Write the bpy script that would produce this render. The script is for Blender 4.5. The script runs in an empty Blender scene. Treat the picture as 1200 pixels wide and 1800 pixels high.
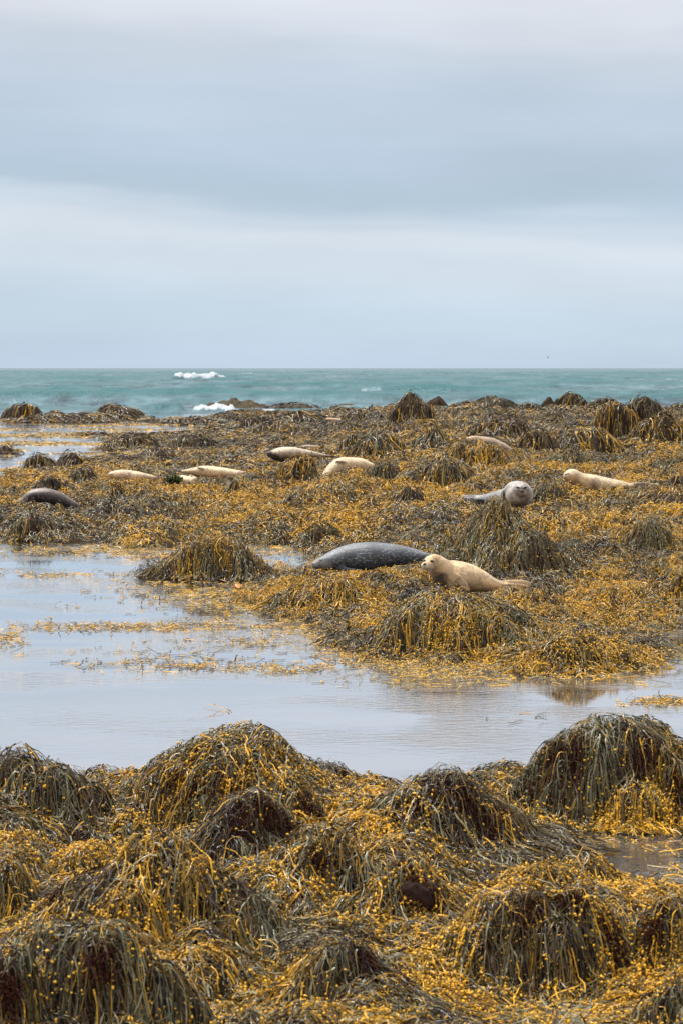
import bpy, bmesh, math, random
import numpy as np
from mathutils import Vector

# ------------------------------------------------------------------ camera, sky, sun
scene = bpy.context.scene
C = scene.collection
H_CAM = 2.8
FPX = 4000.0                       # focal length in pixels of the 1200 x 1800 photograph
HORIZON = 647.0
TILT = math.atan((900 - HORIZON) / FPX)

cam_data = bpy.data.cameras.new("camera")
cam = bpy.data.objects.new("camera", cam_data)
C.objects.link(cam)
cam.location = (0, 0, H_CAM)
cam.rotation_euler = (math.radians(90) - TILT, 0, 0)
cam_data.sensor_width = 36.0
cam_data.sensor_fit = 'VERTICAL'
cam_data.sensor_height = 36.0
cam_data.lens = FPX / 1800 * 36.0
cam_data.clip_start = 0.5
cam_data.clip_end = 60000
cam_data.dof.use_dof = True
cam_data.dof.focus_distance = 26.0
cam_data.dof.aperture_fstop = 9.0
scene.camera = cam

scene.view_settings.view_transform = 'Standard'
scene.view_settings.look = 'None'
scene.view_settings.exposure = 0.0
scene.view_settings.gamma = 1.0

SUN_EL, SUN_ROT = math.radians(64), math.radians(-50)

def s2l(c):
    return tuple(((v / 255) / 12.92 if v / 255 <= 0.04045 else ((v / 255 + 0.055) / 1.055) ** 2.4) for v in c)

world = bpy.data.worlds.new("World")
scene.world = world
world.use_nodes = True
wt = world.node_tree
for n in list(wt.nodes):
    wt.nodes.remove(n)
def wn(t, **kw):
    n = wt.nodes.new(t)
    for k, v in kw.items():
        setattr(n, k, v)
    return n
w_out = wn('ShaderNodeOutputWorld')
w_bg = wn('ShaderNodeBackground'); w_bg.inputs['Strength'].default_value = 1.0
tc = wn('ShaderNodeTexCoord')
sep = wn('ShaderNodeSeparateXYZ')
wt.links.new(tc.outputs['Generated'], sep.inputs[0])
# cloud layers: noise stretched along the horizon distorts the height of every band
mp = wn('ShaderNodeMapping'); mp.inputs['Scale'].default_value = (4.0, 4.0, 26.0)
wt.links.new(tc.outputs['Generated'], mp.inputs[0])
nz = wn('ShaderNodeTexNoise'); nz.inputs['Scale'].default_value = 1.6; nz.inputs['Detail'].default_value = 4.0; nz.inputs['Roughness'].default_value = 0.5
wt.links.new(mp.outputs[0], nz.inputs['Vector'])
md = wn('ShaderNodeMath', operation='MULTIPLY_ADD'); md.inputs[1].default_value = 0.036; md.inputs[2].default_value = -0.018
wt.links.new(nz.outputs['Fac'], md.inputs[0])
# less distortion near the horizon
mr0 = wn('ShaderNodeMapRange'); mr0.inputs['From Min'].default_value = 0.02; mr0.inputs['From Max'].default_value = 0.09
wt.links.new(sep.outputs['Z'], mr0.inputs['Value'])
mm = wn('ShaderNodeMath', operation='MULTIPLY'); wt.links.new(md.outputs[0], mm.inputs[0]); wt.links.new(mr0.outputs[0], mm.inputs[1])
# bands slope down a little to the right
sl = wn('ShaderNodeMath', operation='MULTIPLY_ADD'); sl.inputs[1].default_value = 0.045
wt.links.new(sep.outputs['X'], sl.inputs[0]); wt.links.new(sep.outputs['Z'], sl.inputs[2])
za = wn('ShaderNodeMath', operation='ADD'); wt.links.new(sl.outputs[0], za.inputs[0]); wt.links.new(mm.outputs[0], za.inputs[1])
mr = wn('ShaderNodeMapRange'); mr.inputs['From Min'].default_value = 0.0; mr.inputs['From Max'].default_value = 0.5
wt.links.new(za.outputs[0], mr.inputs['Value'])
ramp = wn('ShaderNodeValToRGB')
wt.links.new(mr.outputs[0], ramp.inputs[0])
def row_z(row):
    return math.sin(math.atan((HORIZON - row) / FPX)) / 0.5
SKY = [(row_z(647), (193, 212, 231)), (row_z(560), (199, 217, 233)), (row_z(470), (211, 224, 237)), (row_z(420), (218, 228, 239)),
       (row_z(385), (206, 219, 233)), (row_z(345), (184, 204, 222)), (row_z(260), (189, 207, 225)), (row_z(180), (198, 213, 230)),
       (row_z(90), (209, 219, 232)), (row_z(20), (226, 231, 239)), (0.45, (232, 236, 243)), (1.0, (242, 244, 248))]
cr = ramp.color_ramp
cr.interpolation = 'EASE'
for i, (p, c) in enumerate(SKY):
    e = cr.elements[i] if i < 2 else cr.elements.new(p)
    e.position = p
    e.color = (*s2l(c), 1)
# soft mottling of the cloud deck
nz2 = wn('ShaderNodeTexNoise'); nz2.inputs['Scale'].default_value = 1.6; nz2.inputs['Detail'].default_value = 6.0; nz2.inputs['Roughness'].default_value = .55
mp2 = wn('ShaderNodeMapping'); mp2.inputs['Scale'].default_value = (3.0, 3.0, 14.0); mp2.inputs['Location'].default_value = (3.3, 1.7, 0.4)
wt.links.new(tc.outputs['Generated'], mp2.inputs[0]); wt.links.new(mp2.outputs[0], nz2.inputs['Vector'])
mr2 = wn('ShaderNodeMapRange'); mr2.inputs['From Min'].default_value = 0.3; mr2.inputs['From Max'].default_value = 0.7; mr2.inputs['To Min'].default_value = 0.93; mr2.inputs['To Max'].default_value = 1.07
wt.links.new(nz2.outputs['Fac'], mr2.inputs['Value'])
vm = wn('ShaderNodeVectorMath', operation='SCALE')
wt.links.new(ramp.outputs['Color'], vm.inputs[0]); wt.links.new(mr2.outputs[0], vm.inputs['Scale'])
# overcast deck grows brighter towards the zenith, as real overcast does
mr3 = wn('ShaderNodeMapRange'); mr3.inputs['From Min'].default_value = 0.16; mr3.inputs['From Max'].default_value = 0.75
mr3.inputs['To Min'].default_value = 1.0; mr3.inputs['To Max'].default_value = 1.25
wt.links.new(sep.outputs['Z'], mr3.inputs['Value'])
vm2 = wn('ShaderNodeVectorMath', operation='SCALE')
wt.links.new(vm.outputs[0], vm2.inputs[0]); wt.links.new(mr3.outputs[0], vm2.inputs['Scale'])
sky = wn('ShaderNodeTexSky', sky_type='NISHITA'); sky.sun_disc = False
sky.sun_elevation = SUN_EL; sky.sun_rotation = SUN_ROT
sks = wn('ShaderNodeVectorMath', operation='SCALE'); sks.inputs['Scale'].default_value = 0.08
wt.links.new(sky.outputs[0], sks.inputs[0])
mix = wn('ShaderNodeMixRGB'); mix.inputs[0].default_value = 0.93
wt.links.new(sks.outputs[0], mix.inputs[1]); wt.links.new(vm2.outputs[0], mix.inputs[2])
wt.links.new(mix.outputs[0], w_bg.inputs['Color'])
wt.links.new(w_bg.outputs[0], w_out.inputs[0])

sun_d = bpy.data.lights.new("sun", 'SUN')
sun_d.energy = 4.2; sun_d.angle = math.radians(11); sun_d.color = (1.0, 0.96, 0.9)
sun = bpy.data.objects.new("sun", sun_d); C.objects.link(sun)
sd_ = Vector((math.sin(SUN_ROT) * math.cos(SUN_EL), math.cos(SUN_ROT) * math.cos(SUN_EL), math.sin(SUN_EL)))
sun.rotation_euler = sd_.to_track_quat('Z', 'Y').to_euler()

# ------------------------------------------------------------------ helpers
rng = np.random.default_rng(7)
CT, ST = math.cos(TILT), math.sin(TILT)

def ray(px, row):
    """direction through a pixel of the photograph, scaled to y = 1"""
    a = (np.asarray(px, float) - 600) / FPX
    b = (900 - np.asarray(row, float)) / FPX
    dy = CT + b * ST
    dz = -ST + b * CT
    return a / dy, dz / dy
def pt(px, row, D):
    rx, rz = ray(px, row)
    return np.array([rx * D, D, H_CAM + rz * D])
def ground_pt(px, row, z=0.0):
    rx, rz = ray(px, row)
    D = (z - H_CAM) / rz
    return rx * D, D

def _h(ix, iy, seed):
    n = (ix.astype(np.int64) * 374761393 + iy.astype(np.int64) * 668265263 + seed * 974634777) & 0xffffffff
    n = ((n ^ (n >> 13)) * 1274126177) & 0xffffffff
    n = n ^ (n >> 16)
    return (n & 0xffffff) / float(0xffffff)
def vnoise(x, y, seed=0):
    ix = np.floor(x); iy = np.floor(y)
    fx = x - ix; fy = y - iy
    fx = fx * fx * (3 - 2 * fx); fy = fy * fy * (3 - 2 * fy)
    ix = ix.astype(np.int64); iy = iy.astype(np.int64)
    a = _h(ix, iy, seed); b = _h(ix + 1, iy, seed); c = _h(ix, iy + 1, seed); d = _h(ix + 1, iy + 1, seed)
    return (a * (1 - fx) + b * fx) * (1 - fy) + (c * (1 - fx) + d * fx) * fy
def fbm(x, y, seed=0, o=4):
    s = 0; a = 0.5; t = 0
    for k in range(o):
        s = s + a * vnoise(x * 2 ** k + 17.3 * k, y * 2 ** k - 9.1 * k, seed + k); t += a; a *= 0.5
    return s / t            # 0..1
def sstep(a, b, x):
    t = np.clip((x - a) / (b - a), 0, 1)
    return t * t * (3 - 2 * t)

def tag(o, label=None, cat=None, group=None, kind=None):
    if label: o['label'] = label
    if cat: o['category'] = cat
    if group: o['group'] = group
    if kind: o['kind'] = kind
    return o
def mesh_np(name, verts, faces_list, mats, parent=None, col=None, smooth=True, mat_idx=None):
    """faces_list: list of int arrays (n, k)"""
    me = bpy.data.meshes.new(name)
    verts = np.asarray(verts, np.float32).reshape(-1, 3)
    loops = np.concatenate([f.reshape(-1) for f in faces_list]).astype(np.int32)
    sizes = np.concatenate([np.full(len(f), f.shape[1], np.int32) for f in faces_list])
    starts = np.concatenate([[0], np.cumsum(sizes)[:-1]]).astype(np.int32)
    me.vertices.add(len(verts)); me.vertices.foreach_set('co', verts.ravel())
    me.loops.add(len(loops)); me.loops.foreach_set('vertex_index', loops)
    me.polygons.add(len(sizes)); me.polygons.foreach_set('loop_start', starts); me.polygons.foreach_set('loop_total', sizes)
    if smooth: me.polygons.foreach_set('use_smooth', np.ones(len(sizes), bool))
    for m in (mats if isinstance(mats, (list, tuple)) else [mats]):
        me.materials.append(m)
    if mat_idx is not None:
        me.polygons.foreach_set('material_index', mat_idx.astype(np.int32))
    me.update(calc_edges=True)
    if col is not None:
        at = me.color_attributes.new('col', 'FLOAT_COLOR', 'POINT')
        c4 = np.ones((len(verts), 4), np.float32); c4[:, :3] = col
        at.data.foreach_set('color', c4.ravel())
    o = bpy.data.objects.new(name, me); C.objects.link(o)
    if parent is not None:
        o.parent = parent
        o.location = -Vector(parent.location)
    return o
def empty(name, loc):
    o = bpy.data.objects.new(name, None); C.objects.link(o); o.location = loc; o.empty_display_size = 0.2
    return o
def grid_faces(nr, nc, wrap=False):
    r = np.arange(nr - 1)[:, None]; c = np.arange(nc if wrap else nc - 1)[None, :]
    c2 = (c + 1) % nc
    return np.stack([r * nc + c, r * nc + c2, (r + 1) * nc + c2, (r + 1) * nc + c], -1).reshape(-1, 4)

# ------------------------------------------------------------------ materials
def new_mat(name):
    m = bpy.data.materials.new(name); m.use_nodes = True
    nt = m.node_tree; b = nt.nodes['Principled BSDF']
    return m, nt, b
def nd(nt, t, **kw):
    n = nt.nodes.new(t)
    for k, v in kw.items(): setattr(n, k, v)
    return n
def col_mat(name, rough, spec, bump=0.0, bscale=200, noise=0.25, nscale=60, sss=0.0, coat=0.0):
    m, nt, b = new_mat(name)
    a = nd(nt, 'ShaderNodeAttribute'); a.attribute_name = 'col'
    g = nd(nt, 'ShaderNodeNewGeometry')
    n = nd(nt, 'ShaderNodeTexNoise'); n.inputs['Scale'].default_value = nscale; n.inputs['Detail'].default_value = 2
    nt.links.new(g.outputs['Position'], n.inputs['Vector'])
    mr_ = nd(nt, 'ShaderNodeMapRange'); mr_.inputs['From Min'].default_value = .3; mr_.inputs['From Max'].default_value = .7
    mr_.inputs['To Min'].default_value = 1 - noise; mr_.inputs['To Max'].default_value = 1 + noise
    nt.links.new(n.outputs['Fac'], mr_.inputs['Value'])
    v = nd(nt, 'ShaderNodeVectorMath', operation='SCALE')
    nt.links.new(a.outputs['Color'], v.inputs[0]); nt.links.new(mr_.outputs[0], v.inputs['Scale'])
    nt.links.new(v.outputs[0], b.inputs['Base Color'])
    b.inputs['Roughness'].default_value = rough
    b.inputs['Specular IOR Level'].default_value = spec
    if coat:
        b.inputs['Coat Weight'].default_value = coat; b.inputs['Coat Roughness'].default_value = 0.2
    if bump:
        bn = nd(nt, 'ShaderNodeTexNoise'); bn.inputs['Scale'].default_value = bscale; bn.inputs['Detail'].default_value = 3
        nt.links.new(g.outputs['Position'], bn.inputs['Vector'])
        bp = nd(nt, 'ShaderNodeBump'); bp.inputs['Strength'].default_value = bump; bp.inputs['Distance'].default_value = 0.01
        nt.links.new(bn.outputs['Fac'], bp.inputs['Height']); nt.links.new(bp.outputs[0], b.inputs['Normal'])
    return m
M_FROND = col_mat('wrack_frond', 0.42, 0.24, 0.3, 90, coat=.35)
M_BLAD = col_mat('wrack_bladder', 0.40, 0.4, 0.0, noise=.15)
M_ROCK = col_mat('weedy_rock', 0.8, 0.12, 0.8, 25, 0.4, 12)
M_GROUND = col_mat('shore_ground', 0.8, 0.12, 0.8, 20, 0.45, 9)
M_ALGAE = col_mat('red_algae', 0.8, 0.1)
# ------------------------------------------------------------------ lay of the shore
def poly_world(pts, extra=()):
    out = [ground_pt(p, r) for p, r in pts] + list(extra)
    return np.array([[float(a), float(b)] for a, b in out])
MAIN = poly_world([(-900, 935), (0, 944), (120, 950), (240, 948), (330, 958), (520, 956), (600, 972), (535, 1000), (525, 1035), (470, 1058), (560, 1080), (640, 1098),
    (640, 1140), (720, 1155), (900, 1160), (905, 1176), (1095, 1172), (1100, 1138), (1045, 1112), (1075, 1098), (1180, 1092), (1250, 1098), (2100, 1110),
    (2100, 752), (1200, 750), (800, 752), (700, 738), (600, 728), (480, 727), (420, 733), (430, 745), (370, 752), (400, 765), (330, 762),
    (200, 772), (190, 790), (330, 805), (320, 813), (230, 812), (162, 812), (155, 832), (100, 838), (20, 834), (0, 858), (-900, 862)])
FORE = poly_world([(-900, 1380), (0, 1398), (185, 1398), (215, 1400), (560, 1385), (650, 1392), (700, 1402), (900, 1394), (1000, 1400), (1400, 1400), (2100, 1400)],
    [(7, 5), (9, -8), (-9, -8), (-7, 5)])
POOL1 = poly_world([(860, 1474), (960, 1458), (1250, 1446), (2100, 1440), (2100, 1580), (1200, 1578), (1110, 1568), (1010, 1545), (940, 1565), (860, 1565)])
POOL2 = poly_world([(800, 1762), (900, 1748), (1120, 1745), (1160, 1820), (1000, 1850), (780, 1850)])

def sdist(x, y, P):
    """signed distance, positive inside"""
    d2 = np.full(x.shape, 1e9); inside = np.zeros(x.shape, bool)
    n = len(P)
    for i in range(n):
        ax, ay = P[i]; bx, by = P[(i + 1) % n]
        ex, ey = bx - ax, by - ay
        t = np.clip(((x - ax) * ex + (y - ay) * ey) / (ex * ex + ey * ey + 1e-12), 0, 1)
        d2 = np.minimum(d2, (x - ax - t * ex) ** 2 + (y - ay - t * ey) ** 2)
        c = ((ay > y) != (by > y)) & (x < (bx - ax) * (y - ay) / (by - ay + 1e-12) + ax)
        inside ^= c
    d = np.sqrt(d2)
    return np.where(inside, d, -d)

def base_height(x, y):
    w = (0.10 + 0.012 * np.clip(y, 8, 140)) * (.45 + .55 * sstep(24, 34, y))
    nx = x + (fbm(x / w / 2, y / w / 5, 11, 4) - .5) * 4.6 * w
    ny = y + (fbm(x / w / 2, y / w / 6, 23, 4) - .5) * 3.0 * w * 3
    sm = sdist(nx, ny, MAIN)
    sf = sdist(x + (fbm(x * 1.7, y * 1.7, 5, 3) - .5) * .5, y + (fbm(x * 1.7, y * 1.7, 8, 3) - .5) * .7, FORE)
    sp = np.maximum(sdist(x, y, POOL1), sdist(x, y, POOL2))
    sf = np.minimum(sf, -sp)
    u = x / np.maximum(y, 1)
    right = sstep(-0.06, 0.06, u)
    rise_r = np.interp(y, [15, 28, 42, 60, 85, 110, 150], [0.05, 0.10, 0.42, 0.62, 0.95, 0.85, 0.3])
    rise_l = np.interp(y, [15, 35, 45, 55, 75, 110, 150], [0.05, 0.06, 0.18, 0.10, 0.08, 0.10, 0.10])
    rise = rise_l + (rise_r - rise_l) * right
    bl_ = lambda n: np.sqrt(np.abs(2 * n - 1) + .002)
    wx_ = x + (fbm(x * .9, y * .7, 35, 3) - .5) * .8; wy_ = y + (fbm(x * .9 + 7, y * .7, 36, 3) - .5) * .9
    wl = np.interp(y, [0, 24, 34, 60, 100], [1.0, 1.0, 1.35, 1.9, 2.6])
    lw = np.log(np.maximum(y, 2)) * 1.0
    hum = .62 * bl_(np.where(y < 24, fbm(wx_ / 1.15, wy_ / 1.5, 31, 2), fbm(wx_ / 1.9, wy_ / 2.6, 32, 2))) + .38 * bl_(fbm(wx_ / .42, wy_ / .6, 33, 2)) - .50
    hum2 = (fbm(x / 2.6, y / 3.2, 41, 3) - .45)
    amp = (0.34 + .20 * sstep(24, 34, y) + 0.004 * np.clip(y - 30, 0, 80)) * (1 - .62 * (1 - sstep(-.07, .02, u)) * sstep(46, 60, y))
    main = np.where(sm > 0, np.minimum(rise, 0.02 + sm * .16) + (hum * amp + hum2 * .45 * amp) * sstep(0, 1.2, sm), -np.minimum(.35, -sm * .10))
    fore_rise = 0.12
    fo = np.where(sf > 0, np.minimum(fore_rise, sf * .35) + (hum * .42) * sstep(0, .4, sf), -np.minimum(.35, -sf * .5))
    far_edge = y < 20
    return np.where(far_edge, np.maximum(fo, -.4), np.maximum(main, -.4))

# warped grid: u = x / y, v = log y
NU, NV = 1100, 1900
U0, U1 = -0.33, 0.33
V0, V1 = math.log(6.0), math.log(165.0)
uu = np.linspace(U0, U1, NU); vv = np.linspace(V0, V1, NV)
GY = np.exp(vv)[:, None] * np.ones((1, NU)); GX = GY * uu[None, :]
G = base_height(GX, GY)
def lookup(A, x, y, nearest=False):
    iu = (x / y - U0) / (U1 - U0) * (NU - 1); iv = (np.log(np.maximum(y, 1)) - V0) / (V1 - V0) * (NV - 1)
    iu = np.clip(iu, 0, NU - 1.001); iv = np.clip(iv, 0, NV - 1.001)
    if nearest:
        return A[np.round(iv).astype(int), np.round(iu).astype(int)]
    a = iu.astype(int); b = iv.astype(int); fu = iu - a; fv = iv - b
    return (A[b, a] * (1 - fu) + A[b, a + 1] * fu) * (1 - fv) + (A[b + 1, a] * (1 - fu) + A[b + 1, a + 1] * fu) * fv

# mounds: centre px, half width px, top row, base row, palette, depth factor, label
# palettes: O olive grey, G golden, M mixed, D dark, R dark rock with little weed, T brown tangle
MOUNDS = [
 # foreground
 (55, 135, 1306, 1440, 'O', .8, 'weed-draped mound at the left edge of the near shore with grey-green strands'),
 (408, 222, 1268, 1470, 'M', .8, 'large peaked seaweed mound at the pool edge, tallest one left of the frame centre'),
 (445, 175, 1388, 1530, 'D', .6, 'low lump tufted with maroon algae in front of the large peaked seaweed mound'),
 (772, 172, 1342, 1478, 'D', .85, 'dark round haystack of drooping strands standing alone between the two tall foreground mounds'),
 (1090, 185, 1252, 1452, 'O', .8, 'tallest right-hand foreground mound with grey-green strands, maroon patches and gold foot'),
 (1030, 66, 1492, 1556, 'O', .8, 'small grey-green tuft rising out of the brown pool at right'),
 (270, 215, 1462, 1660, 'G', .7, 'broad gold and olive seaweed slope in the near left foreground'),
 (165, 185, 1612, 1830, 'O', .7, 'lowest left seaweed hump with grey strands over a dark hollow'),
 (20, 85, 1500, 1640, 'G', .8, 'gold seaweed lump cut by the left edge beside the broad slope'),
 (15, 95, 1650, 1840, 'G', .8, 'dark-sided bladder-covered lump in the bottom left corner'),
 (715, 135, 1502, 1630, 'M', .8, 'middle foreground lump with a bare dark brown rock face on its front'),
 (950, 195, 1548, 1740, 'M', .7, 'big arching seaweed mound at the lower right with maroon algae on its crest'),
 (1175, 125, 1572, 1730, 'M', .8, 'seaweed mound at the right edge joined to the big arching one'),
 (1180, 75, 1708, 1830, 'O', .8, 'small strand-covered lump in the bottom right corner'),
 (560, 120, 1440, 1560, 'M', .7, 'low mixed gold and brown hummock between the foreground haystacks'),
 (600, 130, 1640, 1760, 'G', .7, 'low gold hummock in the bottom centre of the foreground'),
 # around the two near seals
 (805, 155, 1040, 1148, 'M', .8, 'seaweed mound at the water edge that carries the pale head-up seal'),
 (1010, 108, 1112, 1176, 'G', .7, 'low gold mound at the water edge with a bare pinkish stone on top'),
 (598, 108, 1020, 1080, 'G', .7, 'golden weed bank below the dark spotted seal'),
 (376, 106, 944, 1024, 'G', .7, 'golden mound standing by itself in the left pool with brown drapes on its right'),
 (873, 128, 886, 1012, 'O', .8, 'large steep seaweed haystack directly behind the pale head-up seal'),
 (1138, 60, 918, 985, 'O', .8, 'olive tufted mound near the right edge, right of the large haystack'),
 (1198, 26, 1000, 1062, 'O', .8, 'narrow dark drape of weed at the right edge above the small pool'),
 (945, 48, 1040, 1078, 'D', .8, 'dark clump of coarse strands just right of the pale seal flippers'),
 (65, 46, 905, 947, 'D', .8, 'dark shaggy mound at the left pool edge below the dark seal'),
 (565, 42, 924, 960, 'D', .8, 'dark tufted lump above the head of the spotted seal'),
 (490, 24, 934, 958, 'D', .8, 'little dark tuft beside the gold mound of the left pool'),
 # left middle
 (72, 40, 801, 834, 'T', .8, 'olive haystack at the left between the lagoon and the weed flats'),
 (128, 30, 796, 826, 'T', .8, 'brown rounded mound just behind the olive left haystack'),
 (303, 26, 838, 876, 'D', .8, 'dark shaggy clump in front of the small curled seal'),
 (418, 26, 846, 877, 'O', .8, 'grey-topped clump below the head of the cream seal at left'),
 (535, 46, 803, 849, 'M', .8, 'brown mound between the dark-bellied seal and the arched cream seal'),
 (345, 44, 764, 791, 'T', .8, 'dark brown double-topped mound beside the lagoon, left of centre'),
 (275, 38, 789, 809, 'T', .8, 'low brown mound at the lagoon edge above the leftmost cream seal'),
 (145, 30, 824, 850, 'D', .8, 'grey-brown drape left of the leftmost cream seal'),
 (88, 26, 840, 862, 'D', .8, 'small dark drape just above the dark seal on the left'),
 (6, 22, 784, 799, 'D', .8, 'dark rock in the lagoon cut by the left edge'),
 (172, 26, 759, 768, 'T', .8, 'flat brown weed rock alone in the left lagoon'),
 (240, 48, 765, 788, 'T', .8, 'long low brown mound on the spit into the lagoon'),
 (208, 20, 858, 884, 'D', .8, 'small grey tuft right of the dark seal tail'),
 (215, 12, 774, 783, 'T', .8, 'smallest brown knob on the spit into the lagoon'),
 (505, 30, 850, 868, 'G', .8, 'small gold lump below the brown mound of the dark-bellied seal'),
 # far left rocks
 (128, 118, 729, 743, 'T', .5, 'long low brown reef joining the far left rocks just above the lagoon'),
 (330, 60, 738, 747, 'T', .5, 'long flat brown reef in the shallows below the breaking surf'),
 (42, 36, 709, 739, 'T', .8, 'pointed brown weed rock standing at the far left shore'),
 (98, 30, 724, 740, 'T', .8, 'low brown weed rock right of the pointed one on the far shore'),
 (208, 46, 711, 736, 'T', .8, 'smooth rounded brown rock on the far shore left of the breaking surf'),
 (196, 13, 727, 739, 'T', .8, 'small brown knob in front of the rounded far rock'),
 (232, 11, 730, 739, 'T', .8, 'tiny brown cone right of the rounded far rock'),
 (268, 18, 735, 742, 'T', .8, 'flat brown weed patch rock right of the tiny cone'),
 (411, 56, 701, 722, 'R', .8, 'dark bare sea rock with white surf breaking on its left'),
 (515, 54, 711, 723, 'R', .7, 'low flat sea rock right of the surf-washed one'),
 (610, 36, 711, 719, 'R', .7, 'thin dark skerry in the sea left of the tall brown mound'),
 (350, 34, 733, 743, 'T', .8, 'flat brown mound in shallow water below the surf'),
 (405, 26, 732, 743, 'T', .8, 'small brown mound right below the surf-washed sea rock'),
 (452, 30, 734, 753, 'T', .8, 'brown mound at the tip of the far weed bank'),
 (527, 50, 726, 749, 'T', .8, 'wide brown mound on the far bank below the flat sea rock'),
 (480, 38, 744, 762, 'T', .8, 'grey-brown mound below the tip of the far weed bank'),
 (628, 36, 724, 748, 'T', .8, 'rusty low mound on the far bank left of the tall brown mound'),
 # right back
 (722, 42, 691, 747, 'T', .9, 'tall knob-topped brown mound standing on the skyline over the sea'),
 (768, 24, 696, 722, 'T', .8, 'round brown knob just right of the tall skyline mound'),
 (862, 48, 699, 727, 'R', .8, 'grey rocky hump on the skyline right of centre'),
 (818, 40, 706, 732, 'T', .8, 'brown skyline mound between the round knob and the grey hump'),
 (932, 38, 708, 736, 'T', .8, 'low brown skyline mound right of the grey hump'),
 (1002, 34, 690, 724, 'T', .8, 'rounded dome mound highest on the right skyline'),
 (965, 20, 698, 722, 'T', .8, 'small knob leaning on the left of the rounded dome'),
 (1130, 62, 698, 762, 'D', .8, 'big dark shaggy rock on the skyline near the right edge'),
 (1062, 34, 699, 728, 'D', .8, 'dark jagged hump between the dome and the big shaggy rock'),
 (1082, 40, 711, 776, 'G', .8, 'gold-capped mound in front of the big dark shaggy rock'),
 (1160, 54, 731, 781, 'M', .8, 'gold-topped mound with dark drapes below the big shaggy rock at right'),
 (1204, 24, 714, 742, 'T', .8, 'dark mound cut by the right edge on the skyline'),
 (760, 38, 755, 792, 'O', .8, 'grey-green tufted mound in the middle right distance'),
 (665, 60, 760, 812, 'M', .8, 'olive draped mound right of the arched cream seal'),
 (620, 30, 764, 797, 'O', .8, 'small olive mound behind the arched cream seal'),
 (832, 72, 780, 833, 'M', .8, 'large olive mound hiding the front of the tan seal'),
 (775, 70, 805, 862, 'M', .8, 'rounded olive mound left of the grey-backed seal'),
 (672, 42, 816, 860, 'O', .8, 'olive mound right below the arched cream seal tail'),
 (1020, 76, 756, 800, 'M', .7, 'long olive ridge above the cream seal at right'),
 (942, 42, 757, 796, 'T', .8, 'brown mound right of the tan seal'),
 (718, 38, 857, 894, 'D', .8, 'dark olive tuft left of the grey-backed seal flippers'),
 (1008, 50, 793, 824, 'O', .8, 'light olive clump above the head of the cream seal at right'),
 (1188, 30, 838, 874, 'O', .8, 'shaggy grey tuft at the right edge beside the cream seal tail'),
 (965, 36, 856, 886, 'O', .8, 'low dark tuft between the grey-backed seal and the cream seal at right'),
 (880, 62, 735, 768, 'T', .7, 'broad brown mound in the right distance above the tan seal'),
 (1112, 42, 775, 797, 'D', .8, 'dark-fronted low mound below the gold-capped one'),
 (700, 44, 748, 772, 'T', .8, 'grey-brown mound at the foot of the tall skyline mound'),
 (800, 30, 728, 750, 'T', .8, 'rust-brown mound between the tall skyline mound and the broad brown one'),
 (590, 28, 900, 922, 'D', .8, 'small dark lump left of the weed channel in the middle flats'),
 (1085, 42, 880, 902, 'O', .8, 'low grey tuft in the gold flats below the cream seal at right'),
 (385, 50, 893, 915, 'G', .8, 'golden swelling in the middle left flats'),
 (650, 40, 884, 908, 'D', .8, 'dark drape in the middle flats above the spotted seal'),
]
Hh = G.copy()
OWN = np.full(G.shape, -1, np.int16)
MP = []
for i, (px, hw, top, base, pal, df, lab) in enumerate(MOUNDS):
    z = 0.0
    for _ in range(12):
        gx, gd = ground_pt(px, base, z)
        rxm = hw * gd / FPX
        zn = float(lookup(G, np.array([gx]), np.array([gd]))[0])
        z = 0.5 * z + 0.5 * max(zn, -0.02)
    gx, gd = ground_pt(px, base, z)
    rxm = hw * gd / FPX
    rym = rxm * df
    cd = gd + rym * .75
    rxm = hw * cd / FPX
    _, rz = ray(px, top)
    zt = H_CAM + rz * cd
    gx = float(ray(px, base)[0]) * cd
    zt = max(zt, z + 0.08)
    MP.append(dict(x=gx, y=cd, rx=rxm * (1.14 if cd < 20 else 1.14), ry=rym * 1.1, zb=z - .12, h=zt - z + .12, pal=pal, px=px, top=top, hw=hw, lab=lab, seed=100 + i))
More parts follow.
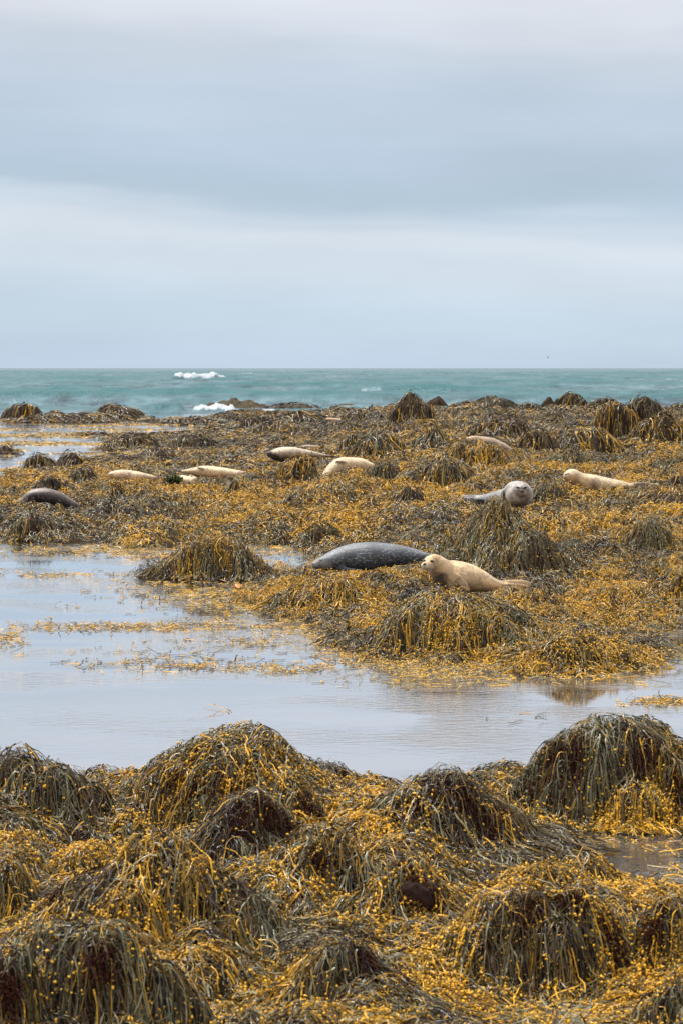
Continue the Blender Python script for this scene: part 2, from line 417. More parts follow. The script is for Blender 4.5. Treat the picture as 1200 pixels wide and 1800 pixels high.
def mound_z(m, x, y):
    dx = (x - m['x']) / m['rx']; dy = (y - m['y']) / m['ry']
    s = m['seed']
    sc = max(m['rx'], .25)
    dx = dx + (fbm(dx * 1.6 + s * 3.1, dy * 1.6, s + 7, 3) - .5) * .42
    dy = dy + (fbm(dx * 1.6 + s * 5.3, dy * 1.6 + 9, s + 8, 3) - .5) * .42
    th = np.arctan2(dy, dx)
    ring = 0.10 * np.sin(th * 2 + s) + 0.08 * np.sin(th * 3 + s * 1.7) + 0.05 * np.sin(th * 7 + s * 2.3) + 0.03 * np.sin(th * 15 + s)
    r = np.hypot(dx, dy) * 1.08 * (1 + ring * sstep(0, .5, np.hypot(dx, dy)))
    bl = (.22 if m['y'] < 20 else .45) + .36 * ((s * 37) % 10) / 10
    t = np.clip(1 - r ** 2.2, 0, 1)
    prof = bl * t ** .60 + (1 - bl) * np.clip(1 - r, 0, 1) ** .95
    r0 = r; r = np.hypot(dx, dy)
    rs = np.random.default_rng(s)
    for k in range(5):
        a_ = rs.uniform(0, 6.28); q_ = rs.uniform(.35, .72); R_ = rs.uniform(.30, .52); hk = rs.uniform(.40, .78) * (1.15 - .75 * q_)
        rk = np.hypot(dx - q_ * math.cos(a_), dy - q_ * math.sin(a_)) / R_
        prof = np.maximum(prof, hk * np.clip(1 - rk ** 2.2, 0, 1) ** .55)
    r = np.minimum(r0, r)
    skirt = .24 * np.clip(1 - r / 1.36, 0, 1)
    prof = np.maximum(prof, skirt + prof * .35)
    lump = (fbm((x - m['x']) / sc * 2.4 + s, (y - m['y']) / sc * 2.4, s, 4) - .5) * .50 * sstep(-.3, .35, 1 - r)
    return np.where(r < 1.3, m['zb'] + m['h'] * np.clip(prof * (1 + lump) / .95, 0, 1.06), -5.0)
for m in MP:
    R_, A_ = np.meshgrid(np.linspace(0, 1.2, 40), np.linspace(0, 6.283, 64), indexing='ij')
    X_ = m['x'] + R_ * np.cos(A_) * m['rx']; Y_ = m['y'] + R_ * np.sin(A_) * m['ry']
    for _ in range(4):
        Z_ = mound_z(m, X_, Y_) + (.05 if m['y'] < 22 else .015 if m['y'] < 40 else -.03)
        rz_ = (Z_ - H_CAM) / Y_                      # height over distance, compared with the ray through the crest
        j_ = int(np.argmax(rz_)); want = float(ray(m['px'], m['top'])[1])
        m['h'] = max(.20, m['h'] + (want - rz_.flat[j_]) * Y_.flat[j_])
for i, m in enumerate(MP):
    y0, y1 = m['y'] - m['ry'] * 1.7, m['y'] + m['ry'] * 1.7
    j0 = max(0, int((math.log(y0) - V0) / (V1 - V0) * (NV - 1))); j1 = min(NV, int((math.log(y1) - V0) / (V1 - V0) * (NV - 1)) + 2)
    a, b = m['x'] - m['rx'] * 1.7, m['x'] + m['rx'] * 1.7
    ua, ub = min(a / y0, a / y1), max(b / y0, b / y1)
    i0 = max(0, int((ua - U0) / (U1 - U0) * (NU - 1))); i1 = min(NU, int((ub - U0) / (U1 - U0) * (NU - 1)) + 2)
    if j1 <= j0 or i1 <= i0: continue
    zz = mound_z(m, GX[j0:j1, i0:i1], GY[j0:j1, i0:i1])
    sub = Hh[j0:j1, i0:i1]; k = zz > sub
    sub[k] = zz[k]; OWN[j0:j1, i0:i1][k] = i

def hit(px, row, bed=False):
    """first surface point seen through a pixel"""
    rx, rz = ray(px, row)
    D = np.exp(np.linspace(V0 + .05, V1 - .01, 9000))
    x = rx * D; z = H_CAM + rz * D
    hh = np.maximum(lookup(G if bed else Hh, x, D), 0.0)
    k = np.argmax(z <= hh)
    return float(x[k]), float(D[k]), float(hh[k])
# ------------------------------------------------------------------ seals
def seal_mat(name, scale, lo, hi, spot, spot_mix, rough=0.55, streak=1.0):
    m, nt, b = new_mat(name)
    a = nd(nt, 'ShaderNodeAttribute'); a.attribute_name = 'col'
    g = nd(nt, 'ShaderNodeNewGeometry')
    mp_ = nd(nt, 'ShaderNodeMapping'); mp_.inputs['Scale'].default_value = (1.0, 1.0, streak)
    nt.links.new(g.outputs['Position'], mp_.inputs[0])
    n = nd(nt, 'ShaderNodeTexNoise'); n.inputs['Scale'].default_value = scale; n.inputs['Detail'].default_value = 3; n.inputs['Roughness'].default_value = .6
    nt.links.new(mp_.outputs[0], n.inputs['Vector'])
    r = nd(nt, 'ShaderNodeMapRange'); r.inputs['From Min'].default_value = lo; r.inputs['From Max'].default_value = hi; r.inputs['To Max'].default_value = spot_mix
    nt.links.new(n.outputs['Fac'], r.inputs['Value'])
    mx = nd(nt, 'ShaderNodeMixRGB'); mx.inputs[2].default_value = (*spot, 1)
    nt.links.new(r.outputs[0], mx.inputs[0]); nt.links.new(a.outputs['Color'], mx.inputs[1])
    n2 = nd(nt, 'ShaderNodeTexNoise'); n2.inputs['Scale'].default_value = 5; n2.inputs['Detail'].default_value = 3
    nt.links.new(g.outputs['Position'], n2.inputs['Vector'])
    r2 = nd(nt, 'ShaderNodeMapRange'); r2.inputs['From Min'].default_value = .3; r2.inputs['From Max'].default_value = .7; r2.inputs['To Min'].default_value = .66; r2.inputs['To Max'].default_value = 1.18
    nt.links.new(n2.outputs['Fac'], r2.inputs['Value'])
    v = nd(nt, 'ShaderNodeVectorMath', operation='SCALE'); nt.links.new(mx.outputs[0], v.inputs[0]); nt.links.new(r2.outputs[0], v.inputs['Scale'])
    nt.links.new(v.outputs[0], b.inputs['Base Color'])
    b.inputs['Roughness'].default_value = rough; b.inputs['Specular IOR Level'].default_value = .35
    b.inputs['Sheen Weight'].default_value = .15
    bn = nd(nt, 'ShaderNodeTexNoise'); bn.inputs['Scale'].default_value = 120; bn.inputs['Detail'].default_value = 2
    nt.links.new(g.outputs['Position'], bn.inputs['Vector'])
    bn2 = nd(nt, 'ShaderNodeTexNoise'); bn2.inputs['Scale'].default_value = 16; bn2.inputs['Detail'].default_value = 2
    nt.links.new(g.outputs['Position'], bn2.inputs['Vector'])
    ad = nd(nt, 'ShaderNodeMath', operation='MULTIPLY_ADD'); ad.inputs[1].default_value = 2.0
    nt.links.new(bn2.outputs['Fac'], ad.inputs[0]); nt.links.new(bn.outputs['Fac'], ad.inputs[2])
    bp = nd(nt, 'ShaderNodeBump'); bp.inputs['Strength'].default_value = .5; bp.inputs['Distance'].default_value = .008
    nt.links.new(ad.outputs[0], bp.inputs['Height']); nt.links.new(bp.outputs[0], b.inputs['Normal'])
    return m
M_PALE = seal_mat('pale_seal_fur', 18, .50, .66, (.24, .14, .08), .6)
M_TAN = seal_mat('tan_seal_fur', 16, .50, .66, (.16, .085, .04), .6)
M_SPOT = seal_mat('spotted_seal_fur', 30, .53, .66, (.36, .38, .40), .8, .4, 2.2)
M_DARKS = seal_mat('dark_seal_fur', 26, .58, .66, (.34, .29, .26), .8, .4)
M_MOTTLE = seal_mat('mottled_seal_fur', 24, .50, .62, (.14, .11, .10), .6, .5, .6)
def plain(name, c, rough=.3, spec=.6):
    m, nt, b = new_mat(name)
    n = nd(nt, 'ShaderNodeTexNoise'); n.inputs['Scale'].default_value = 80
    mx = nd(nt, 'ShaderNodeMixRGB'); mx.inputs[1].default_value = (*c, 1); mx.inputs[2].default_value = (*(v * .7 for v in c), 1)
    nt.links.new(n.outputs['Fac'], mx.inputs[0]); nt.links.new(mx.outputs[0], b.inputs['Base Color'])
    b.inputs['Roughness'].default_value = rough; b.inputs['Specular IOR Level'].default_value = spec
    return m
M_EYE = plain('seal_eye', (.006, .005, .005), .08, .8)
M_NOSE = plain('seal_nose', (.10, .075, .07), .3)
M_WHISK = plain('whisker', (.7, .66, .58), .5)

def catmull(P, n):
    P = np.asarray(P, float)
    Q = np.vstack([2 * P[0] - P[1], P, 2 * P[-1] - P[-2]])
    out = []
    segs = len(P) - 1
    for t in np.linspace(0, segs, n):
        i = min(int(t), segs - 1); f = t - i
        a, b, c, d = Q[i], Q[i + 1], Q[i + 2], Q[i + 3]
        out.append(.5 * ((2 * b) + (-a + c) * f + (2 * a - 5 * b + 4 * c - d) * f * f + (-a + 3 * b - 3 * c + d) * f ** 3))
    return np.array(out)
def loft(ctrl, n=36, ns=20, wf=1.12, cap=True):
    """ctrl rows: x, y, z, radius, width factor -> closed tube"""
    S = catmull(ctrl, n)
    P = S[:, :3]; R = np.maximum(S[:, 3], .002); W = S[:, 4] if S.shape[1] > 4 else np.full(n, wf)
    T = np.gradient(P, axis=0); T /= np.linalg.norm(T, axis=1)[:, None] + 1e-9
    verts = []
    ang = np.linspace(0, 2 * math.pi, ns, endpoint=False)
    rings = []
    def frame(t):
        up = np.array([0, 0, 1.0]) if abs(t[2]) < .93 else np.array([0, 1.0, 0])
        s = np.cross(t, up); s /= np.linalg.norm(s); return s, np.cross(s, t)
    seq = []
    if cap:
        for a in (80, 60, 40, 20): seq.append((P[0] - T[0] * R[0] * math.sin(math.radians(a)), T[0], R[0] * math.cos(math.radians(a)), W[0]))
    for i in range(n): seq.append((P[i], T[i], R[i], W[i]))
    if cap:
        for a in (20, 40, 60, 80): seq.append((P[-1] + T[-1] * R[-1] * math.sin(math.radians(a)), T[-1], R[-1] * math.cos(math.radians(a)), W[-1]))
    for p, t, r, w in seq:
        s, u = frame(t)
        verts.append(p + np.outer(np.cos(ang) * r * w, s) + np.outer(np.sin(ang) * r, u))
    m = len(verts); V = np.concatenate(verts)
    F = grid_faces(m, ns, True)
    a = len(V); V = np.vstack([V, verts[0].mean(0), verts[-1].mean(0)])
    k = np.arange(ns); k2 = (k + 1) % ns
    tri = np.concatenate([np.stack([k2, k, np.full(ns, a)], 1), np.stack([(m - 1) * ns + k, (m - 1) * ns + k2, np.full(ns, a + 1)], 1)])
    return V, F, tri
def union(parts, voxel, smooth=4):
    off = 0; Vs = []; Q = []; Tt = []
    for V, F, tri in parts:
        Vs.append(V); Q.append(F + off); Tt.append(tri + off); off += len(V)
    o = mesh_np('tmp', np.concatenate(Vs), [np.concatenate(Q), np.concatenate(Tt)], [])
    r = o.modifiers.new('r', 'REMESH'); r.mode = 'VOXEL'; r.voxel_size = voxel
    s = o.modifiers.new('s', 'SMOOTH'); s.factor = .5; s.iterations = smooth
    dg = bpy.context.evaluated_depsgraph_get(); dg.update()
    me = bpy.data.meshes.new_from_object(o.evaluated_get(dg), depsgraph=dg)
    n = len(me.vertices); V = np.empty(n * 3, np.float32); me.vertices.foreach_get('co', V)
    old = o.data; bpy.data.objects.remove(o); bpy.data.meshes.remove(old)
    return me, V.reshape(-1, 3)
PADS = []
def seal(label, group, contact, spine, flips, mat, base, back=None, belly=None, patches=(), eyes=(), nose=None, whisk=(), voxel=.012, wf=1.15, Doff=-0.15, name='seal', gain=.82, bed=False):
    x, D, z = hit(*contact, bed=bed)
    rmax = max(s[3] for s in spine)
    Dr = D + rmax * D / FPX * .7 + Doff
    k = Dr / FPX
    def conv(L, w):
        return [[*pt(s[0], s[1], Dr + s[2]), s[3] * k, s[4] if len(s) > 4 else w] for s in L]
    ctrl = conv(spine, wf)
    parts = [loft(ctrl, 44, 24)]
    for f in flips:
        parts.append(loft(conv(f, .35), 16, 14))
    me, V = union(parts, voxel)
    # colours
    S = catmull(ctrl, 60)
    d = ((V[:, None, :] - S[None, :, :3]) ** 2).sum(-1)
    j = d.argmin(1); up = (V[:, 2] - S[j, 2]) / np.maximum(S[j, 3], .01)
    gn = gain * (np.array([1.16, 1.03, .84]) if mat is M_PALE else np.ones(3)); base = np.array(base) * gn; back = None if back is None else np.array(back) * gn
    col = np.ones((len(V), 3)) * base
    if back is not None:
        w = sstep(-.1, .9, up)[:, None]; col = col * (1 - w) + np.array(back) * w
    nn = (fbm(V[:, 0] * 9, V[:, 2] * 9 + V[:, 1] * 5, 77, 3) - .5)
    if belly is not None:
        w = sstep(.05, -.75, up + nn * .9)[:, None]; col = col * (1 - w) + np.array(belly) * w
    fy = V[:, 1]
    rel = V - np.array([0, 0, H_CAM])
    # inverse projection, only to say which patch of the pelt has which colour
    fw = rel[:, 1] * CT - rel[:, 2] * ST; upc = rel[:, 1] * ST + rel[:, 2] * CT
    ipx = 600 + FPX * rel[:, 0] / fw; irow = 900 - FPX * upc / fw
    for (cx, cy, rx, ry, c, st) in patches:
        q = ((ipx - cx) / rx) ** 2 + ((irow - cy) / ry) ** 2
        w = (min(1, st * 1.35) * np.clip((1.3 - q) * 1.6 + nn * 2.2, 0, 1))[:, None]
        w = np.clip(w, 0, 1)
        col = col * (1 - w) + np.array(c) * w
    me.materials.clear(); me.materials.append(mat)
    me.polygons.foreach_set('use_smooth', np.ones(len(me.polygons), bool))
    at = me.color_attributes.new('col', 'FLOAT_COLOR', 'POINT'); c4 = np.ones((len(V), 4), np.float32); c4[:, :3] = col
    at.data.foreach_set('color', c4.ravel())
    root = bpy.data.objects.new(name, me); C.objects.link(root)
    tag(root, label, 'seal', group)
    me.name = name
    # eyes, nose, whiskers are parts
    def blob(nm, s, m, sq=(1, 1, 1)):
        p = pt(s[0], s[1], Dr + s[2])
        V2, F2, t2 = loft([[p[0] - s[3] * k * .2, p[1], p[2], s[3] * k, 1], [p[0] + s[3] * k * .2, p[1], p[2], s[3] * k, 1]], 4, 12)
        c = V2.mean(0); V2 = (V2 - c) * np.array(sq) + c
        mesh_np(nm, V2, [F2, t2], m, root)
    for e in eyes: blob('eye', e, M_EYE, (1.1, .8, .8 if len(e) < 5 else e[4]))
    if nose: blob('nose', nose, M_NOSE)
    if whisk:
        Vs, Fs, Ts, off = [], [], [], 0
        for (a, b) in whisk:
            V2, F2, t2 = loft([[*pt(a[0], a[1], Dr + a[2]), .0016, 1], [*pt((a[0] + b[0]) / 2, (a[1] + b[1]) / 2 - .6, Dr + (a[2] + b[2]) / 2), .0013, 1], [*pt(b[0], b[1], Dr + b[2]), .0007, 1]], 6, 5)
            Vs.append(V2); Fs.append(F2 + off); Ts.append(t2 + off); off += len(V2)
        mesh_np('whiskers', np.concatenate(Vs), [np.concatenate(Fs), np.concatenate(Ts)], M_WHISK, root)
    for f in flips:
        for s in conv(f, .3):
            PADS.append((s[0], s[1], s[2] - s[3] - .05, max(s[3], .06) * 1.5))
    for q in range(0, 60, 3):
        PADS.append((S[q, 0], S[q, 1], S[q, 2] - S[q, 3] * 1.03, S[q, 3] * 1.5))
    return root
CREAM_ = (.74, .58, .38); CREAM2 = (.80, .68, .50); TANC = (.50, .34, .20); WET = (.22, .15, .10); DK = (.055, .052, .055)
GRP = 'harbour seals hauled out on the seaweed'

def build_seals():
    # pale seal with raised head on the water-edge mound
    seal('cream seal with raised head and dark eyes, lying on the mound at the water edge', GRP, (800, 1041),
        [(757, 989, -.27, 13, 1.1), (763, 991, -.22, 17.5, 1.05), (772, 999, -.16, 20), (783, 1008, -.10, 25), (800, 1013, -.06, 27.5), (820, 1016, -.03, 26), (845, 1022, .0, 19.5), (866, 1028, .02, 12.5), (882, 1030, .03, 8), (893, 1030, .04, 5.5)],
        [[(797, 1008, -.24, 5), (806, 1018, -.29, 7), (815, 1029, -.30, 7), (822, 1036, -.28, 4)],
         [(768, 1016, -.10, 5), (762, 1027, -.17, 5), (757, 1034, -.22, 4)],
         [(757, 990, -.27, 9, 1), (750, 993.5, -.36, 8.5, 1.15), (747.5, 994, -.41, 7, 1.2)],
         [(880, 1027, .0, 6.5), (900, 1025, .0, 6.5), (920, 1026, .0, 6.5), (928, 1027, .0, 5)],
         [(880, 1031, -.02, 6), (900, 1031, -.04, 6), (916, 1032, -.05, 6), (926, 1033, -.05, 4)]],
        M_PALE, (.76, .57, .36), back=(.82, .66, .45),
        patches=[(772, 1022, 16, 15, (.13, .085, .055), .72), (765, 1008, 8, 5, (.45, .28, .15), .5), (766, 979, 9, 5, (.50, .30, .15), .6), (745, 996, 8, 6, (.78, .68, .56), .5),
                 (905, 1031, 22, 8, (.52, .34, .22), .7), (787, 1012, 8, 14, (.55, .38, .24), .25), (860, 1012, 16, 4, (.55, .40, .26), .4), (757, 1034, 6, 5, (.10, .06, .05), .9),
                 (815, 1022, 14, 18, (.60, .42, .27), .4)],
        eyes=[(744.2, 985.5, -.370, 2.5), (757.5, 986.5, -.366, 2.9, .75)], nose=(745.3, 991.5, -.463, 2.2),
        whisk=[((748, 997, -.44), (760, 1001, -.42)), ((748, 998, -.44), (758, 1004, -.42)), ((744, 997, -.44), (736, 1002, -.42)), ((744, 998, -.44), (739, 1004, -.42)), ((748, 996, -.44), (761, 997, -.42))],
        voxel=.008)
    # dark spotted seal lying behind it
    seal('large dark grey seal flecked with pale spots, largest body on the golden weed bank', GRP, (640, 1004),
        [(561, 991, -.10, 10, 1), (572, 989.5, -.05, 14), (590, 985, .0, 19), (615, 980, .03, 23.5), (648, 978, .06, 25.5), (682, 977, .08, 22), (712, 977, .08, 17), (740, 980, .08, 11), (765, 983, .08, 7)],
        [[(560, 991, -.12, 8, 1), (554, 993, -.16, 7, 1)], [(590, 995, -.10, 6), (612, 1003, -.18, 6), (635, 1004, -.2, 4)],
         [(760, 982, .08, 6), (785, 985, .1, 5), (798, 987, .1, 3)]],
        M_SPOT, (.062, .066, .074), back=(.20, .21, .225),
        patches=[(566, 993, 15, 8, (.20, .175, .155), .6), (554, 990, 8, 8, (.24, .22, .21), .6)],
        eyes=[(564, 985, -.185, 1.8)], nose=(551.5, 991, -.19, 1.8), voxel=.010, Doff=-.3)
    # seal facing the viewer
    seal('grey-backed seal curled round towards the viewer with a round mottled face and chest', GRP, (908, 894),
        [(906, 871, -.30, 17, 1.1), (909, 869, -.20, 23, 1.12), (907, 870, -.05, 24, 1.12), (893, 875, .10, 19), (874, 878, .2, 15.5), (855, 879, .28, 11.5), (840, 878, .33, 7)],
        [[(912, 865, -.30, 14, 1.1), (915, 861, -.42, 13, 1.1), (916, 861, -.47, 10, 1.1)], [(917, 866, -.46, 6.5, 1.3), (918, 867, -.53, 5.5, 1.3)],
         [(884, 870, -.1, 5), (882, 884, -.16, 5), (890, 889, -.2, 4)],
         [(845, 876, .33, 6), (828, 874, .36, 5), (815, 874, .38, 4.5)], [(845, 880, .31, 6), (829, 879, .33, 5), (817, 878, .34, 4)]],
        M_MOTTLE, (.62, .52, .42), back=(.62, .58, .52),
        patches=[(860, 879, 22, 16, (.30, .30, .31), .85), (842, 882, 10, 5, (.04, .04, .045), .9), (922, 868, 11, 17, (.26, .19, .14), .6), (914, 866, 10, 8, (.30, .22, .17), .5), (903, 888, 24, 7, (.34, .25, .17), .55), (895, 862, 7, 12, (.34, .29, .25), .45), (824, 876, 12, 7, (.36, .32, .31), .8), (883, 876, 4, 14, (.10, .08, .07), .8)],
        eyes=[(908.5, 857, -.575, 2.9, .6), (922, 857, -.575, 2.9, .6)], nose=(916.5, 863, -.61, 3.0), voxel=.012, bed=True)
    # cream seal at right
    seal('long cream seal at right with lifted wrinkled head and dark hind flippers', GRP, (1055, 867),
        [(1000, 837, -.12, 11), (1005, 837, -.1, 13), (1017, 843, -.05, 13.2), (1036, 849, .0, 15.5), (1060, 853, .05, 14.5), (1085, 856, .02, 12.5), (1103, 857.5, .04, 9), (1118, 857, .05, 6)],
        [[(1039, 841, -.15, 4), (1047, 850, -.22, 4.5), (1055, 861, -.22, 3.5)],
         [(1001, 836, -.12, 7, 1), (994.5, 838, -.2, 6, 1)],
         [(1110, 855, .0, 7), (1130, 854, -.02, 6.5), (1152, 855, -.04, 5.5)], [(1112, 860, .03, 5), (1128, 861, .04, 4), (1140, 861, .04, 3)], [(1024, 858, -.1, 4), (1034, 862, -.2, 3)]],
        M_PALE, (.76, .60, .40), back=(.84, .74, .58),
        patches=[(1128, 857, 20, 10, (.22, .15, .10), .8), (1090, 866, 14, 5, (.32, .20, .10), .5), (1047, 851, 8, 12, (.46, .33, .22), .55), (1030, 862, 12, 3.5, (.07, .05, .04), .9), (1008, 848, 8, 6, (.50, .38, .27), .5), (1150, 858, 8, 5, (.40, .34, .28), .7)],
        eyes=[(997, 833, -.38, 1.6)], nose=(993.5, 834, -.33, 1.5), voxel=.012, Doff=-.6)
    # tan seal, half hidden
    seal('tan blotched seal half hidden behind the large olive mound', GRP, (893, 797),
        [(822, 774, -.1, 6), (832, 774, -.1, 8), (846, 777, -.05, 10), (862, 781, 0, 11.5), (878, 786, .05, 10), (892, 791, .1, 7), (903, 795, .15, 4)],
        [[(900, 794, .15, 4), (912, 797, .2, 3)]],
        M_TAN, (.42, .27, .17), back=(.62, .46, .33), patches=[(885, 793, 9, 5, (.05, .035, .03), .85)], voxel=.018, Doff=-.9)
    # arched cream seal
    seal('cream seal in the centre arched over with its head down and rump raised', GRP, (640, 834),
        [(572, 839, -.3, 7.5), (577, 835, -.27, 10.5), (588, 825, -.18, 13), (600, 818, -.08, 13.5), (616, 817, 0, 13), (634, 819, .08, 13.5), (648, 821, .14, 9.5), (660, 822, .2, 5), (666, 822, .22, 2.5)],
        [[(592, 811, -.28, 2.5), (600, 812, -.3, 3), (608, 813, -.26, 2)], [(573, 838, -.3, 6, 1), (568, 841, -.34, 5, 1)]],
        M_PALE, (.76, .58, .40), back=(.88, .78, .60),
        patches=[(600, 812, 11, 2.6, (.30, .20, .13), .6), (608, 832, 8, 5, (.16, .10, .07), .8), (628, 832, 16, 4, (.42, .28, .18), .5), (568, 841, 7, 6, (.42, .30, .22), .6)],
        eyes=[(571, 835, -.45, 1.2)], voxel=.014, Doff=.25)
    # dark bellied seal
    seal('cream-backed seal with dark brown belly and nose lying at centre left', GRP, (490, 814),
        [(474, 798, -.1, 5.5), (482, 799, -.08, 9.5), (494, 799, -.02, 13), (512, 799, .02, 13.5), (530, 799, .06, 10.5), (546, 799, .1, 7), (560, 800, .14, 4.5), (570, 801, .18, 3)],
        [[(565, 800, .16, 3), (580, 802, .2, 2.5), (594, 803, .24, 2)], [(510, 804, -.1, 4), (504, 811, -.14, 3.5)]],
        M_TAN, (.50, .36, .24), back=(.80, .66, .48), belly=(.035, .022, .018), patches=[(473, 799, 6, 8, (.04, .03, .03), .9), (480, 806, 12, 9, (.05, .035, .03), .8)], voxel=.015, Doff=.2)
    # the three cream seals at left
    seal('cream seal at left centre with its head turned back at the right end', GRP, (385, 842),
        [(322, 829, .2, 3), (332, 829, .15, 5), (345, 829, .08, 8), (362, 829, .03, 10.5), (382, 831, 0, 10.5), (400, 833, -.04, 10), (414, 835, -.08, 9), (424, 834, -.1, 7.5), (428, 833, -.12, 5)],
        [[(348, 822, -.1, 2), (355, 824, -.14, 2.5), (361, 826, -.12, 2)]],
        M_PALE, (.74, .56, .38), back=(.88, .76, .58), patches=[(426, 834, 8, 9, (.44, .30, .20), .7), (355, 824, 7, 2.5, (.34, .22, .14), .6), (395, 842, 30, 3, (.50, .34, .2), .5)],
        eyes=[(428, 831, -.25, 1.1)], voxel=.015)
    seal('small cream seal curled up, nearly hidden behind the dark shaggy clump', GRP, (330, 856),
        [(310, 843, .1, 5), (320, 843, .06, 8), (330, 846, 0, 9), (338, 847, -.04, 8), (343, 843, -.06, 5)],
        [[(336, 836, .0, 3), (344, 841, -.03, 3)]],
        M_PALE, (.74, .58, .42), back=(.88, .76, .60), patches=[(340, 840, 4, 8, (.36, .25, .18), .4)], voxel=.015)
    seal('leftmost cream seal, plump and straight, its head resting at its left end', GRP, (235, 847),
        [(196, 835, -.1, 6), (203, 835, -.08, 8), (216, 835.5, -.03, 10), (232, 837, .02, 10), (248, 838.5, .06, 8.5), (262, 839.5, .1, 6), (272, 840, .14, 3.5)],
        [[(222, 834, -.16, 2.5), (227, 839, -.2, 3), (231, 843, -.18, 2)], [(268, 839, .12, 3), (278, 839, .15, 2.5), (286, 840, .18, 2)], [(268, 842, .12, 3), (277, 843, .14, 2)]],
        M_PALE, (.76, .60, .42), back=(.88, .78, .62), patches=[(227, 839, 4, 7, (.36, .25, .17), .6), (196, 838, 5, 6, (.60, .45, .32), .5), (278, 840, 9, 4, (.46, .30, .2), .7)],
        eyes=[(197, 833, -.24, 1.0)], voxel=.015)
    # dark seal at left
    seal('dark brown seal with pale flecked back at the left edge of the flats', GRP, (110, 897),
        [(39, 881, -.1, 5), (46, 877, -.08, 8), (58, 872, -.04, 11), (75, 871, 0, 13.5), (94, 875, .04, 14), (112, 882, .08, 12.5), (127, 888, .1, 9), (140, 891, .14, 5.5)],
        [[(60, 878, -.16, 4), (54, 886, -.2, 3)], [(135, 889, .12, 5), (148, 892, .16, 4), (160, 895, .2, 3)], [(135, 893, .1, 4), (146, 898, .12, 3)]],
        M_DARKS, (.045, .032, .028), back=(.16, .12, .10), patches=[(40, 881, 9, 8, (.42, .32, .25), .6), (62, 862, 26, 4, (.45, .38, .32), .4), (158, 896, 7, 5, (.34, .26, .22), .7)],
        eyes=[(44, 876, -.2, 1.2)], voxel=.014)
    # far ones
    seal('tiny pale seal lying far off on the weed bank below the skerries', GRP, (592, 742),
        [(574, 737, 0, 2), (581, 737.5, 0, 3), (592, 738.5, 0, 3.2), (602, 739, 0, 2.4), (609, 739, 0, 1.4)], [[(606, 739, 0, 1.5), (613, 740, 0, 1.2)]],
        M_PALE, (.70, .50, .36), back=(.80, .62, .46), voxel=.03)
    seal('slim brownish seal lying just behind the cream-backed seal with the dark belly', GRP, (556, 791),
        [(528, 786, 0, 2.5), (540, 786, 0, 4), (555, 787, 0, 4.5), (570, 789, 0, 3.4), (580, 790, 0, 2)], [[(577, 790, 0, 2), (588, 791, 0, 1.5)]],
        M_TAN, (.40, .28, .18), back=(.56, .42, .28), voxel=.02)
build_seals()
NEARW = []
# the weed bed gives way under each body
for (px_, py_, pz_, pr_) in PADS:
    y0, y1 = py_ - pr_ * 5, py_ + pr_ * 2.2
    j0 = max(0, int((math.log(y0) - V0) / (V1 - V0) * (NV - 1))); j1 = min(NV, int((math.log(y1) - V0) / (V1 - V0) * (NV - 1)) + 2)
    us = [(px_ + s * pr_ * 2.2) / yy for s in (-1, 1) for yy in (y0, y1)]
    i0 = max(0, int((min(us) - U0) / (U1 - U0) * (NU - 1))); i1 = min(NU, int((max(us) - U0) / (U1 - U0) * (NU - 1)) + 2)
    if j1 <= j0 or i1 <= i0: continue
    ddy = GY[j0:j1, i0:i1] - py_
    d = np.hypot(GX[j0:j1, i0:i1] - px_, ddy * np.where(ddy < 0, .42, 1.0)) / pr_
    w = sstep(2.1, .7, d)
    NEARW.append((j0, j1, i0, i1, w))
    for A in (Hh, G):
        A[j0:j1, i0:i1] = A[j0:j1, i0:i1] * (1 - w) + pz_ * w if A is Hh else np.where(OWN[j0:j1, i0:i1] < 0, A[j0:j1, i0:i1] * (1 - w) + pz_ * w, A[j0:j1, i0:i1])
SEALMASK = np.zeros(G.shape, bool); SEALNEAR = np.zeros(G.shape, np.float32)
for (px_, py_, pz_, pr_) in PADS:
    y0, y1 = py_ - pr_ * 2.2, py_ + pr_ * 1.2
    j0 = max(0, int((math.log(y0) - V0) / (V1 - V0) * (NV - 1))); j1 = min(NV, int((math.log(y1) - V0) / (V1 - V0) * (NV - 1)) + 2)
    us = [(px_ + s * pr_) / yy for s in (-1, 1) for yy in (y0, y1)]
    i0 = max(0, int((min(us) - U0) / (U1 - U0) * (NU - 1))); i1 = min(NU, int((max(us) - U0) / (U1 - U0) * (NU - 1)) + 2)
    if j1 <= j0 or i1 <= i0: continue
    ddy = GY[j0:j1, i0:i1] - py_
    SEALMASK[j0:j1, i0:i1] |= np.hypot(GX[j0:j1, i0:i1] - px_, ddy * np.where(ddy < 0, .8, 1.0)) < pr_ * 1.05
for j0, j1, i0, i1, w in NEARW: SEALNEAR[j0:j1, i0:i1] = np.maximum(SEALNEAR[j0:j1, i0:i1], w)
# ------------------------------------------------------------------ ground sheet, water, sea
GRADY, GRADX = None, None
dHdv, dHdu = np.gradient(Hh, vv, uu)
